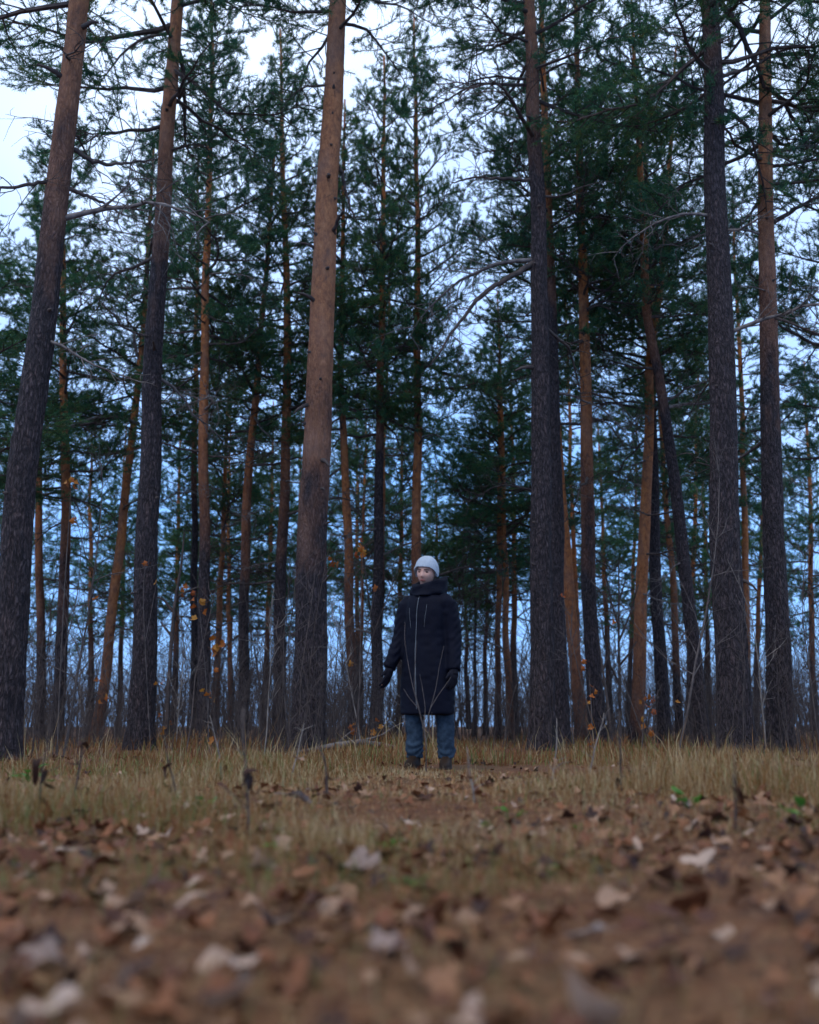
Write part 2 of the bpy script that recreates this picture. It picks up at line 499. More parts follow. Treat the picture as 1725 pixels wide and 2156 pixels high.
# ------------------------------------------------------------------ pine trees
def make_tree(label, pts, w, Y, bark_v, crown=None, ndead=8, near=False, group=None, name='pine_tree', zlow=2.0, stubs=0, cat='tree', seed=None, Htot=None):
    """pts: trunk centre line (u, v) from low to high at depth Y; w: trunk width near the ground in the same pixels"""
    g = np.random.default_rng(abs(hash((round(pts[0][0]), round(Y * 10)))) % 99991 if seed is None else seed)
    pw = np.array([P(u, v, Y) for u, v in pts])
    k = (pw[1, 0] - pw[0, 0]) / (pw[1, 2] - pw[0, 2])
    x0 = pw[0, 0] - k * pw[0, 2]
    base = np.array([x0, Y, gz1(x0, Y) - 0.08])
    H = Htot or (crown[1] if crown else pw[-1, 2])
    ctrl = [base] + [p for p in pw if p[2] > base[2] + .15]
    kt = (ctrl[-1][0] - ctrl[-2][0]) / max(ctrl[-1][2] - ctrl[-2][2], .1)
    if H > ctrl[-1][2] + .3:
        ctrl.append(np.array([ctrl[-1][0] + kt * .6 * (H - ctrl[-1][2]), Y + g.normal(0, .03) * (H - ctrl[-1][2]), H]))
    ctrl = np.array(ctrl)
    H = max(H, ctrl[-1, 2])
    dz = .05 if near else .22
    zs = np.arange(base[2], ctrl[-1, 2], dz)
    # smooth the polyline a little
    px = np.interp(zs, ctrl[:, 2], ctrl[:, 0]); py = np.interp(zs, ctrl[:, 2], ctrl[:, 1])
    kw = max(3, int(1.6 / dz) | 1); ker = np.hanning(kw + 2)[1:-1]; ker /= ker.sum()
    def sm(a):
        e = kw // 2
        lo = a[0] - (a[1:e + 1][::-1] - a[0]); hi = a[-1] - (a[-e - 1:-1][::-1] - a[-1])
        return np.convolve(np.concatenate([lo, a, hi]), ker, 'valid')
    px, py = sm(px), sm(py)
    wig = 0.0025 * Y * .5
    px = px + vnoise(np.stack([zs * .7, zs * 0 + x0, zs * 0], -1), 21) * wig
    py = py + vnoise(np.stack([zs * .6, zs * 0 + x0, zs * 0], -1), 22) * wig * 2
    path = np.stack([px, py, zs], -1)
    depth0 = Y * math.cos(PITCH)
    r0 = w / 2 * depth0 / FPX
    rel = (zs - zs[0]) / (H - zs[0])
    rad = r0 * np.clip(1.0 - rel / 1.06, .02, 1) ** 0.75 * 1.02 + .006
    rad *= 1 + .42 * np.exp(-(zs - zs[0]) / .30)
    sides = 54 if near else 14
    loc = base.copy()
    V, F = tube(path - loc, rad, sides)
    # bark relief
    n = len(path) * sides
    vv = V[:n]; c = np.repeat(path - loc, sides, 0); d = norm(vv - c)
    rough = np.clip(1 - (zs - zs[0]) / 9, .25, 1).repeat(sides)
    nn = vnoise(np.concatenate([vv[:, :2] * 22, vv[:, 2:] * 6], 1) + x0 * 7, 31) * .55 + vnoise(np.concatenate([vv[:, :2] * 9, vv[:, 2:] * 2.2], 1) + x0 * 3, 32) * .6
    amp = np.minimum(.017, r0 * .1)
    if near: nn = nn * .6 + .9 * (.5 - np.abs(vnoise(np.concatenate([vv[:, :2] * 16, vv[:, 2:] * 3.4], 1) + x0 * 5, 33)) * 2)
    ang = np.arctan2(d[:, 1], d[:, 0])
    root = np.exp(-(vv[:, 2]) / .22) * r0 * (.16 * np.sin(ang * 5 + x0) + .10 * np.sin(ang * 3 + 2 * x0))
    V[:n] = vv + d * (nn * amp * rough * 1.35 + root)[:, None]
    tree = add(name, None, loc=loc)
    tree.empty_display_size = .3
    tag(tree, label, cat, group)
    trunk = add('trunk', tri_mesh('trunk', V, F, [BARK]), tree)
    trunk['bark_z'] = float(P(pts[0][0], bark_v, Y)[2]) if bark_v is not None else 99.0
    trunk['bark_grey'] = .3 if near else 0.0
    def at_z(z):
        return np.array([np.interp(z, zs, px), np.interp(z, zs, py), z])
    if crown:
        z0, z1, big = crown[:3]
        if not near: z0 -= .7
        a, bb = at_z(z0), at_z(min(z1 - .4, zs[-1]))
        ax = bb - a; Hc = np.linalg.norm(ax); axn = ax / Hc
        lib = CROWNS_BIG if big else CROWNS
        me = lib[g.integers(len(lib))] if len(crown) < 4 else lib[crown[3] % len(lib)]
        co = add('crown', me, tree, a - loc)
        from mathutils import Vector, Quaternion
        qa = Vector((0, 0, 1)).rotation_difference(Vector(axn.tolist()))
        qz = Quaternion((0, 0, 1), g.uniform(0, 6.28))
        co.rotation_mode = 'QUATERNION'; co.rotation_quaternion = qa @ qz
        sxy = crown[4] if len(crown) > 4 else g.uniform(.9, 1.15)
        co.scale = (sxy, sxy, Hc / 9.5)
        ztop_dead = z0 + .35 * (z1 - z0)
    else:
        ztop_dead = zs[-1]
    for i in range(ndead):
        z = zlow + (ztop_dead - zlow) * ((i + g.uniform(.1, .9)) / ndead)
        a = g.uniform(0, 6.28)
        p = at_z(z) - loc
        s = g.uniform(.6, 1.15) * min(1, .55 + z / 12)
        rr = np.interp(z, zs, rad) * .6
        p = p + np.array([math.cos(a), math.sin(a), 0]) * rr
        add('dead_branch', DEAD[g.integers(len(DEAD))], tree, p, (g.uniform(-.4, .4), R(g.normal(4, 16)), a), (s, s, s))
    for i in range(stubs):
        z = 1.5 + (11 - 1.5) * ((i + g.uniform(0, 1)) / stubs)
        a = g.uniform(-2.9, -.2)
        rr = np.interp(z, zs, rad)
        p = at_z(z) - loc + np.array([math.cos(a), math.sin(a), 0]) * rr * .95
        s = g.uniform(.8, 1.3)
        add('branch_stub', STUBS[g.integers(len(STUBS))], tree, p, (0, R(g.uniform(-40, 20)), a), (s, s, s))
    return tree, at_z, (zs, rad), loc

# label, trunk line (low to high), width, depth, v where bark turns orange, crown, dead branches, near, stubs
NEARROW = 'thick pines of the nearest row'
MID = 'slender pines behind the person'
T = {}
def tr(key, *a, **k): T[key] = make_tree(*a, **k)

# nearest row
tr('A', 'thick leaning pine cut by the left edge of the picture', [(18, 1400), (45, 1000), (95, 640), (168, 0)], 68, 11.5, 250, (9.2, 19, True, 0, 1.15), 7, True, NEARROW, zlow=4.5, stubs=4, seed=1)
tr('D', 'thick dark pine turning orange high up, left of the centre pine', [(298, 1500), (310, 1110), (323, 761), (340, 500), (372, 0)], 51, 15.8, 380, (10.2, 20, True, 1, 1.1), 8, True, NEARROW, zlow=5, stubs=6, seed=2)
tr('K', 'thickest orange barked pine with dark knots, left of the person', [(650, 1500), (659, 1110), (675, 761), (692, 350), (711, 0)], 69, 15.0, 900, (11.2, 21, True, 2, 1.0), 3, True, NEARROW, zlow=9, stubs=20, seed=3)
tr('S', 'thick grey barked pine, first big trunk right of the person', [(1141, 1500), (1138, 1000), (1138, 761), (1133, 450), (1114, 0)], 49, 15.5, 120, (10.5, 20, True, 3, 1.1), 7, True, NEARROW, zlow=5.5, stubs=6, seed=4)
tr('BB', 'thick dark pine with deeply furrowed bark, second big trunk right of the person', [(1547, 1500), (1527, 1112), (1519, 761), (1507, 420), (1497, 0)], 69, 14.6, -100, (9.8, 20, True, 1, 1.1), 9, True, NEARROW, zlow=5, stubs=4, seed=5)
tr('DD', 'tall pine nearest the right edge, beside the furrowed dark trunk', [(1643, 1480), (1630, 1112), (1620, 761), (1612, 351), (1612, 0)], 50, 15.9, 600, (9.0, 19, True, 2, 1.1), 10, True, NEARROW, zlow=4.5, stubs=3, seed=6)
# middle trees, left half
tr('A2', 'slim reddish pine close behind the left edge pine', [(86, 1480), (82, 1210), (80, 935)], 20, 26, 1180, (6.5, 15, False), 9, group=MID, seed=7)
tr('B', 'slim pine between the left edge pine and the leaning orange pine', [(120, 1540), (131, 1260), (139, 1060), (132, 761)], 26, 24, 1130, (6.2, 15.5, False), 10, group=MID, seed=8)
tr('C', 'leaning orange pine with a long bare limb, left of the dark pine', [(212, 1480), (240, 1250), (268, 1010), (292, 800), (300, 700)], 23, 24.5, 1450, (8.2, 15.5, False), 8, group=MID, seed=9)
tr('F', 'straight reddish pine, front one of the close pair left of centre', [(428, 1508), (430, 1200), (429, 900), (432, 700), (438, 430)], 27, 22, 1000, (9.0, 18, False), 10, group=MID, seed=10)
tr('F2', 'dark pine, hidden half behind its twin left of centre', [(409, 1500), (409, 1100), (413, 620)], 17, 28.5, 900, (8.0, 17.5, False), 8, group=MID, seed=11)
tr('G', 'thin red barked pine just right of the close pair', [(454, 1508), (462, 1300), (468, 1150)], 15, 30, 1400, (5.2, 12.5, False), 8, group=MID, seed=12)
tr('H', 'very thin reddish pine, second right of the close pair', [(484, 1500), (482, 1300), (480, 1160)], 10, 34, 1450, (5.0, 12, False), 7, group=MID, seed=13)
tr('I', 'slightly curved pine, orange above, midway between the close pair and the centre pine', [(510, 1508), (515, 1130), (528, 960), (546, 761), (556, 640)], 24, 24.5, 1080, (7.6, 15.5, False), 10, group=MID, seed=14)
tr('J', 'tall reddish pine immediately left of the thickest pine', [(587, 1530), (593, 1160), (603, 960), (608, 761), (606, 560), (597, 370)], 27, 24, 1000, (8.4, 18, False), 10, group=MID, seed=15)
tr('L', 'slim orange pine immediately right of the thickest pine', [(744, 1500), (733, 1160), (728, 1010), (717, 761), (720, 580)], 22, 24, 1250, (8.0, 16, False), 9, group=MID, seed=16)
tr('M', 'thin far pine stem with orange leaves around it, left of the person', [(760, 1483), (763, 1250), (767, 1040)], 9, 36, 1300, (6.0, 13, False), 6, group=MID, seed=17)
tr('N', 'dark straight pine standing just left of the person', [(792, 1558), (797, 1110), (803, 761), (806, 500)], 25, 23.5, 800, (8.0, 17, False), 10, group=MID, seed=18)
tr('N2', 'thin pine rising beside the dark straight pine, left of the person', [(802, 1300), (810, 900), (820, 620)], 13, 31, 1100, (8.5, 17, False), 6, group=MID, seed=19)
tr('O', 'tall orange pine rising straight behind the head of the person', [(877, 1400), (879, 1180), (880, 760), (882, 480), (877, 300)], 24, 24, 1180, (7.5, 18.5, False, 1, .82), 11, group=MID, seed=20)
# middle trees, right half
tr('P', 'hair-thin dark pine stem just right of the person', [(1000, 1500), (1000, 1230), (1000, 1120)], 7, 36, None, (5.5, 11, False), 6, group=MID, seed=21)
tr('Rr', 'faint thin pine, second stem right of the person', [(1022, 1470), (1025, 1260), (1028, 1120)], 10, 38, 1330, (5.4, 12.5, False), 6, group=MID, seed=22)
tr('Q', 'thin dark red pine, left one of two close stems right of the person', [(1047, 1513), (1049, 1300), (1051, 1140)], 14, 29, 1350, (5.3, 12.5, False), 8, group=MID, seed=23)
tr('R', 'thin orange pine, right one of two close stems right of the person', [(1073, 1513), (1066, 1300), (1062, 1140)], 15, 28.5, 1420, (5.6, 13, False), 8, group=MID, seed=24)
tr('S2', 'dark pine pressed close behind the first big trunk right of the person', [(1180, 1540), (1173, 1119), (1163, 761)], 34, 19.5, 500, (10.2, 18, False, 0, .8), 6, group=MID, seed=25)
tr('T', 'leaning orange pine emerging from behind the first big trunk on the right', [(1219, 1480), (1200, 1240), (1181, 1062), (1169, 880), (1160, 700)], 26, 23, 1400, (9.0, 17, False), 6, group=MID, seed=26)
tr('U', 'thin red pine between the leaning orange pine and a straight dark pine', [(1220, 1400), (1212, 1240), (1204, 1062), (1199, 840)], 12, 33, 1400, (7.0, 16, False), 8, group=MID, seed=27)
tr('V', 'straight pine, dark below and orange above, midway between the two big right trunks', [(1256, 1539), (1241, 1213), (1236, 1062), (1231, 761), (1221, 401)], 34, 20.5, 980, (8.8, 17.5, False, 2, .8), 12, group=MID, seed=28)
tr('X', 'orange pine whose trunk crosses the leaning grey pine high up', [(1344, 1480), (1354, 1162), (1364, 962), (1369, 761), (1389, 602), (1404, 477)], 28, 22.5, 1400, (8.8, 16.5, False), 10, group=MID, seed=29)
tr('Y', 'leaning grey pine that crosses the orange one high up', [(1481, 1564), (1453, 1280), (1424, 1030), (1392, 815), (1361, 653), (1354, 452)], 30, 20.0, 640, (9.2, 16.5, False, 4, .8), 9, group=MID, seed=30)
tr('Z', 'grey pine directly right of the orange trunk that crosses high up', [(1400, 1539), (1393, 1413), (1381, 1212), (1378, 1012)], 28, 24, 700, (7.4, 16, False), 9, group=MID, seed=31)
tr('AA', 'thin dark red pine left of the leaning grey pine base', [(1430, 1513), (1419, 1263), (1409, 1112)], 16, 28, 1300, (5.8, 14, False), 9, group=MID, seed=32)
tr('CC', 'thin orange pine just right of the furrowed dark trunk', [(1575, 1463), (1570, 1162), (1564, 886)], 17, 27, 1350, (6.8, 15.5, False), 10, group=MID, seed=33)

tr('EL', 'pine beyond the left edge, only its boughs reach into the picture', [(-75, 1480), (-70, 1000)], 26, 21, 1000, (5.6, 11.6, False), 6, group=MID, seed=34)
tr('ER', 'pine beyond the right edge, only its boughs reach into the picture', [(1800, 1480), (1796, 1000)], 28, 20, 1000, (6.4, 15.5, False), 6, group=MID, seed=35)

# far pines, seen as foliage and thin stems between the nearer trunks
FAR = 'far pines seen between the nearer trunks'
far_list = [
    (30, 40, 4.0, 13.5, 'far bushy pine low at the left edge'), (190, 38, 4.2, 12.0, 'far pine in the gap left of the leaning orange pine'),
    (250, 44, 5.0, 13.5, 'far pine right behind the leaning orange pine'), (365, 37, 4.4, 12.0, 'far pine between the dark left pine and the close pair'),
    (485, 42, 5.2, 10.8, 'far short pine with a rounded top right of the close pair'), (560, 38, 4.2, 12.5, 'far pine left of the tall reddish pine'),
    (625, 46, 5.0, 15.0, 'far pine half hidden behind the thickest pine'), (755, 44, 5.4, 14.5, 'far pine right of the slim orange pine'),
    (840, 38, 4.6, 13.0, 'far leafy pine behind the left shoulder side of the person'), (925, 42, 4.6, 11.0, 'far pine just right of the head of the person'),
    (985, 48, 4.4, 10.0, 'low far pine under the bright gap of sky'), (1085, 36, 4.6, 13.8, 'far dense pine left of the first big right trunk'),
    (1285, 40, 4.8, 12.5, 'far pine right of the straight two tone pine'), (1325, 46, 5.2, 14.5, 'far pine left of the crossing orange pine'),
    (1450, 38, 4.8, 14.5, 'far dense pine behind the leaning grey pine'), (1495, 45, 5.0, 15.0, 'far pine left of the furrowed dark trunk'),
    (1590, 43, 5.0, 14.0, 'far pine between the two rightmost big trunks'), (1712, 36, 4.4, 13.5, 'far pine at the right edge of the picture'),
]
for i, (u, Y, z0, z1, lb) in enumerate(far_list):
    gg = np.random.default_rng(70 + i)
    ln = gg.normal(0, 10)
    make_tree(lb, [(u, 1500), (u - ln, 1050)], 2200 * .24 / Y, Y, 1300, (z0, z1, False, i), 5, group=FAR, seed=70 + i, zlow=3)

# ------------------------------------------------------------------ limbs that stand out
def limb(key, pts, r0, r1, mat, dY=0.0, twigs=6, seed=1, name='limb'):
    """bare limb following picture points at the depth of its tree, swinging dY metres towards the lens at its end"""
    tree, at_z, _, loc = T[key]
    Y = loc[1]
    g = np.random.default_rng(seed)
    path = np.array([P(u, v, Y + dY * i / (len(pts) - 1)) for i, (u, v) in enumerate(pts)])
    s = np.linspace(0, len(path) - 1, 5 * len(path)); idx = np.arange(len(path))
    path = np.stack([np.interp(s, idx, path[:, c]) for c in range(3)], -1)
    k = np.array([.25, .5, .25])
    for _ in range(3):
        for c in range(3): path[1:-1, c] = np.convolve(path[:, c], k, 'valid')
    path += g.normal(0, .008, path.shape)
    path -= loc
    mb = MB(); mb.put(*tube(path, np.linspace(r0, r1, len(path)), 8))
    for i in range(twigs):
        a = g.integers(len(path) // 3, len(path) - 1)
        d = norm(path[a] - path[a - 1]) * .7 + norm(g.normal(0, 1, 3)) * .8
        tw = wander(path[a], d, g.uniform(.3, 1.1), 7, .3, 0, g)
        mb.put(*tube(tw, np.linspace(r1 * .7, .003, 7), 4, False))
        for q in (2, 3, 4, 5):
            t2 = wander(tw[q], norm(tw[q] - tw[q - 1]) + g.normal(0, .6, 3), g.uniform(.15, .5), 4, .3, 0, g)
            mb.put(*tube(t2, np.linspace(.005, .002, 4), 3, False))
    add(name, mb.mesh(name, [mat]), tree)
limb('C', [(292, 892), (255, 880), (205, 878), (165, 890), (130, 905)], .055, .02, DEADWOOD, -1.0, 5, 1)
limb('C', [(299, 770), (285, 735), (282, 705), (290, 685), (306, 678)], .045, .022, DEADWOOD, -.3, 0, 2)
limb('S', [(1122, 555), (1060, 590), (1010, 625), (960, 690), (905, 770)], .05, .012, TWIG, -.5, 14, 3)
limb('S', [(1122, 380), (1060, 376), (1000, 372), (950, 385)], .035, .010, TWIG, -.2, 10, 4)
limb('K', [(700, 500), (706, 478), (715, 455), (724, 445)], .035, .018, TWIG, -.55, 0, 5)
limb('K', [(712, 350), (722, 365), (727, 400), (738, 440), (752, 470)], .035, .008, TWIG, .3, 8, 6)
limb('A', [(128, 385), (90, 382), (20, 395), (-60, 400)], .03, .012, TWIG, -.3, 5, 7)
limb('A', [(140, 395), (200, 420), (260, 450)], .03, .01, TWIG, .3, 8, 8)
limb('A', [(135, 300), (200, 345), (260, 345), (330, 335)], .035, .01, TWIG, .5, 8, 9)
limb('DD', [(1625, 470), (1675, 440), (1740, 405)], .045, .02, TWIG, -.4, 8, 10)
limb('DD', [(1625, 350), (1670, 345), (1740, 330)], .035, .02, TWIG, -.4, 8, 11)
limb('V', [(1240, 640), (1290, 600), (1340, 570), (1380, 560)], .035, .01, TWIG, -.4, 10, 12)
limb('V', [(1226, 620), (1190, 580), (1160, 560)], .035, .01, TWIG, .2, 8, 13)
limb('Y', [(1400, 850), (1450, 815), (1500, 800)], .03, .01, TWIG, .4, 10, 14)
limb('L', [(722, 585), (770, 625), (800, 665), (805, 730)], .03, .008, TWIG, -.3, 9, 15)
limb('F', [(438, 960), (480, 962), (520, 970)], .025, .008, TWIG, -.2, 8, 16)

# ------------------------------------------------------------------ bare saplings and undergrowth
def make_sapling(H, seed, nb=10, mat=BRUSH, lean=.05, r=0.010):
    g = np.random.default_rng(seed)
    mb = MB()
    st = wander((0, 0, 0), (g.normal(0, lean), g.normal(0, lean), 1), H, 8, .07, .05, g)
    mb.put(*tube(st, np.linspace(r, .003, 8), 5, False))
    for i in range(nb):
        f = g.uniform(.2, .95) * 7; a = min(int(f), 6); p = st[a] + (st[a + 1] - st[a]) * (f - a)
        az = g.uniform(0, 6.28)
        b = wander(p, (math.cos(az) * .8, math.sin(az) * .8, g.uniform(.5, 1.3)), H * g.uniform(.12, .38) * (1.1 - f / 9), 5, .16, .04, g)
        mb.put(*tube(b, np.linspace(r * .5, .002, 5), 3, False))
        for q in range(3):
            k = g.integers(1, 4)
            b2 = wander(b[k], norm(b[k + 1] - b[k]) + g.normal(0, .5, 3), H * g.uniform(.04, .14), 3, .2, .05, g)
            mb.put(*tube(b2, np.array([.0035, .003, .0018]), 3, False))
    return mb.arrays()
SAPL = [make_sapling(1.0 * h, 1200 + i, nb, r=r) for i, (h, nb, r) in enumerate([(3.2, 10, .014), (2.4, 9, .011), (4.0, 13, .017), (1.7, 8, .009), (2.8, 6, .010), (1.3, 9, .008)])]
SAPL_ME = [tri_mesh('stem', *a[:2], [BRUSH]) for a in SAPL]
SAPL_PALE = [tri_mesh('stem', *a[:2], [PALEBRUSH]) for a in SAPL]

def lowpoly_sapling(H, seed, nb, r):
    g = np.random.default_rng(seed); mb = MB()
    st = wander((0, 0, 0), (g.normal(0, .06), g.normal(0, .06), 1), H, 6, .09, .05, g)
    mb.put(*tube(st, np.linspace(r, .003, 6), 3, False))
    for i in range(nb):
        f = g.uniform(.15, .95) * 5; a = min(int(f), 4); p = st[a] + (st[a + 1] - st[a]) * (f - a)
        az = g.uniform(0, 6.28)
        b = wander(p, (math.cos(az) * .8, math.sin(az) * .8, g.uniform(.4, 1.2)), H * g.uniform(.12, .36), 3, .2, .05, g)
        mb.put(*tube(b, np.array([r * .45, r * .35, .002]), 3, False))
    return mb.arrays()
LOWP = [lowpoly_sapling(h, 1300 + i, nb, r) for i, (h, nb, r) in enumerate([(3.2, 9, .014), (2.4, 8, .011), (4.0, 11, .017), (1.7, 9, .009), (2.8, 7, .012), (1.3, 10, .008), (5.5, 13, .022)])]

def scatter_sap(name, label, n, fy, usp, hs, seed, mat, idx, cat, thick=1.0):
    """many bare stems joined: a mass nobody could count"""
    g = np.random.default_rng(seed)
    Vs, Fs, off = [], [], 0
    for i in range(n):
        Y = fy(g); u = g.uniform(*usp); x = (u - 862.5) / FPX * Y * 1.0
        V, F = LOWP[idx[g.integers(len(idx))]][:2]
        cl = float(vnoise(np.array([x * .8, Y * .35, seed * 3.0]), 44))
        if cl < g.uniform(-.7, .35): continue
        s = (hs[0] + (hs[1] - hs[0]) * g.uniform() ** 1.5) * (1 + .45 * cl)
        M = rot_z(g.uniform(0, 6.28)) @ rot_x(g.normal(0, .1))
        Vs.append((V * np.array([s * thick, s * thick, s])) @ M.T + np.array([x, Y, gz1(x, Y) - .03])); Fs.append(F + off); off += len(V)
    o = add(name, tri_mesh(name, np.concatenate(Vs), np.concatenate(Fs), [mat]))
    tag(o, label, cat, kind='stuff')
scatter_sap('thicket', 'grey mass of bare stems and twigs far behind the trunks', 2300, lambda g: 24 + 34 * g.uniform() ** .8, (-250, 1980), (.7, 1.5), 5, TWIG, [0, 1, 2, 4], 'thicket')
scatter_sap('undergrowth', 'dense low bare brush along the back of the clearing', 4200, lambda g: 12.2 + 16 * g.uniform() ** .9, (-250, 1980), (.2, .85), 6, TWIG, [1, 3, 5, 4, 3], 'brush')
scatter_sap('distant_wood', 'far off dark wood edge closing the view between the trunks', 1500, lambda g: 58 + 60 * g.uniform(), (-250, 1980), (.6, 1.3), 7, TWIG, [2, 6, 6, 0], 'wood', 2.6)

# single saplings that can be told apart
SHORT = {'A': 'pine cut by the left edge', 'B': 'slim pine next to the left edge pine', 'C': 'leaning orange pine on the left', 'D': 'thick dark left pine', 'F': 'close pair of pines',
         'I': 'curved pine left of centre', 'J': 'tall reddish pine beside the thickest pine', 'K': 'thickest orange pine', 'L': 'slim orange pine right of the thickest', 'N': 'dark straight pine by the person',
         'Q': 'two close thin stems right of the person', 'S': 'first big trunk right of the person', 'V': 'straight two tone pine', 'X': 'orange crossing trunk', 'Y': 'leaning grey crossing trunk',
         'BB': 'furrowed dark right trunk', 'DD': 'tall pine nearest the right edge'}
g = np.random.default_rng(77)
for i, (key, phrase) in enumerate(SHORT.items()):
    tp = T[key][3]
    for j, side in enumerate((-1, 1)):
        Y = max(12.5, tp[1] + g.uniform(-3.5, 2)); x = tp[0] * Y / tp[1] + side * g.uniform(.35, .8)
        s = g.uniform(.6, 1.1); k = g.integers(6); pale = g.uniform() < .35
        o = add('bare_sapling', (SAPL_PALE if pale else SAPL_ME)[k], None, (x, Y, gz1(x, Y) - .03), (g.normal(0, .07), g.normal(0, .07), g.uniform(0, 6.28)), (s, s, s))
        tag(o, ('pale' if pale else 'dark') + ' thin bare sapling just ' + ('left' if side < 0 else 'right') + ' of the ' + phrase, 'sapling', 'bare saplings at the back of the clearing')

# ------------------------------------------------------------------ leaf shapes
def leaf_outline(kind, g, n=26):
    th = np.linspace(-math.pi, math.pi, n, endpoint=False)
    if kind == 'maple':
        lob = np.abs(np.cos(th * 2.5)) ** 1.1
        r = .55 + .50 * lob * (1 - .25 * np.abs(th) / math.pi)
        r = r * (1 - .45 * np.exp(-((np.abs(th) - math.pi) / .3) ** 2)) + .05 * np.sin(th * 11)
        x, y = r * np.cos(th), r * np.sin(th)
    elif kind == 'oak':
        x = np.cos(th); y = np.sin(th) * (.42 + .14 * np.cos(th)) * (1 + .22 * np.cos(th * 9))
    else:
        x = np.cos(th) * 1.0 + .1; y = np.sin(th) * .62 * (1 - .28 * np.cos(th)) ; x = x + .25 * np.maximum(np.cos(th), 0) ** 6
    rr = 1 + g.normal(0, .04, n)
    return np.stack([x * rr, y * rr], -1) * .5

def leaf_geo(kind, seed, curl=.35, dense=True, n=26):
    g = np.random.default_rng(seed)
    o = leaf_outline(kind, g, n)
    rings = [o * .5, o] if dense else [o]
    pts = np.concatenate([np.zeros((1, 2))] + rings)
    a, b, c = g.normal(0, curl), g.uniform(.1, 1.0) * curl, g.normal(0, curl * .6)
    x, y = pts[:, 0], pts[:, 1]
    z = b * 2.2 * y * y + a * x * x + c * x * y * 2 + vnoise(np.stack([x * 5, y * 5, x * 0 + seed], -1), 9) * .07
    z += np.abs(y) * .18
    V = np.stack([x, y, z], -1)
    F = []
    for k in range(n):
        k2 = (k + 1) % n
        F.append((0, 1 + k, 1 + k2))
        if dense:
            F += [(1 + k, 1 + n + k, 1 + n + k2), (1 + k, 1 + n + k2, 1 + k2)]
    F = np.array(F)
    if dense:   # petiole
        Vp, Fp = tube(np.array([[-.42, 0, z[1]], [-.6, .03, z[1] + .03], [-.85, .1, z[1] - .02]]), [.014, .012, .012], 3, False)
        F = np.concatenate([F, Fp + len(V)]); V = np.concatenate([V, Vp])
    V[:, 2] -= V[:, 2].min()
    return V, F

LEAVES = [leaf_geo(k, 300 + i, c) for i, (k, c) in enumerate([('maple', .3), ('maple', .55), ('maple', .8), ('oak', .4), ('oak', .9), ('ovate', .3), ('ovate', .7), ('ovate', 1.0), ('maple', 1.1)])]
LEAF_ME = [tri_mesh('leaf', V, F, [LEAF_O]) for V, F in LEAVES]
LEAVES_LO = [leaf_geo(k, 340 + i, c, False, 16) for i, (k, c) in enumerate([('maple', .4), ('maple', .8), ('oak', .5), ('ovate', .4), ('ovate', .8), ('oak', .9)])]

# nearest leaves: each a piece of the forest floor
g = np.random.default_rng(41)
placed = 0
while placed < 300:
    Y = 1.25 + 4.2 * g.uniform() ** 1.1
    x = g.uniform(-1, 1) * (Y * .41 + .06)
    s = g.choice([.045, .06, .08, .105], p=[.25, .3, .27, .18]) * g.uniform(.85, 1.15)
    if Y < 1.9: s *= .8
    tilt = .36 if g.uniform() < .3 else .22
    add('leaf', LEAF_ME[g.integers(len(LEAF_ME))], ground, (x, Y, gz1(x, Y) + .004 + g.uniform(0, .018)),
        (g.normal(0, tilt) + (math.pi if g.uniform() < .35 else 0), g.normal(0, tilt), g.uniform(0, 6.28)), (s, s, s))
    placed += 1
# the rest of the fallen leaves
mb = MB()
for i in range(2400):
    Y = (1.1 + 3.0 * g.uniform()) if i < 850 else (3.0 + 10 * g.uniform() ** 1.3)
    x = g.uniform(-1, 1) * (Y * .50 + .35)
    V, F = LEAVES_LO[g.integers(len(LEAVES_LO))]
    s = g.uniform(.03, .075) if i < 850 else g.uniform(.03, .075)
    M = rot_z(g.uniform(0, 6.28)) @ rot_x(g.normal(0, .4)) @ rot_y(g.normal(0, .4))
    mb.put((V * s) @ M.T + np.array([x, Y, gz1(x, Y) + g.uniform(0, .02)]), F, 0, np.clip(g.normal(.30, .27), 0, 1))
o = add('fallen_leaves', mb.mesh('fallen_leaves', [LEAF_S])); tag(o, 'brown and pale small fallen leaves scattered over the forest floor', 'leaf litter', kind='stuff')

def at_ground(u, v):
    Yd = CAM_Z / math.tan(math.atan((v - 1078) / FPX) - PITCH); x = P(u, v, Yd)[0]
    return np.array([x, Yd, gz1(x, Yd)])

# leaves that stand out
def one_leaf(u, v, s, mesh, rot, label, col):
    s *= .75; col = (col[0] * .5, col[1] * .42, col[2] * .38)
    x, Yd, _ = at_ground(u, v)
    m, t, b = new_mat('leaf_' + label.split()[0])
    n = nd(t, 'ShaderNodeTexNoise', Scale=6.0, Detail=5.0)
    tcn = t.nodes.new('ShaderNodeTexCoord'); t.links.new(tcn.outputs['Object'], n.inputs['Vector'])
    t.links.new(ramp(t, n.outputs['Fac'], [(.3, tuple(c * .6 for c in col)), (.7, col)]), b.inputs['Base Color'])
    me = mesh.copy(); me.materials.clear(); me.materials.append(m)
    o = add('fallen_leaf', me, None, (x, Yd, gz1(x, Yd) + .012), rot, (s, s, s))
    tag(o, label, 'leaf', 'fallen leaves that stand out')
one_leaf(1195, 2060, .125, LEAF_ME[8], (math.pi * .97, .1, .3), 'large curled brown leaf at the lower right of the foreground', (.22, .11, .06))
one_leaf(815, 2000, .10, LEAF_ME[0], (.25, -.2, 1.0), 'pale flat leaf in the foreground below the person', (.56, .45, .40))
one_leaf(575, 1935, .12, LEAF_ME[1], (.4, .3, 2.0), 'pale upturned leaf left of the foreground centre', (.60, .50, .46))
one_leaf(985, 1815, .16, LEAF_ME[7], (math.pi + .2, .3, .2), 'dark red curled leaf in the middle of the clearing', (.10, .035, .022))
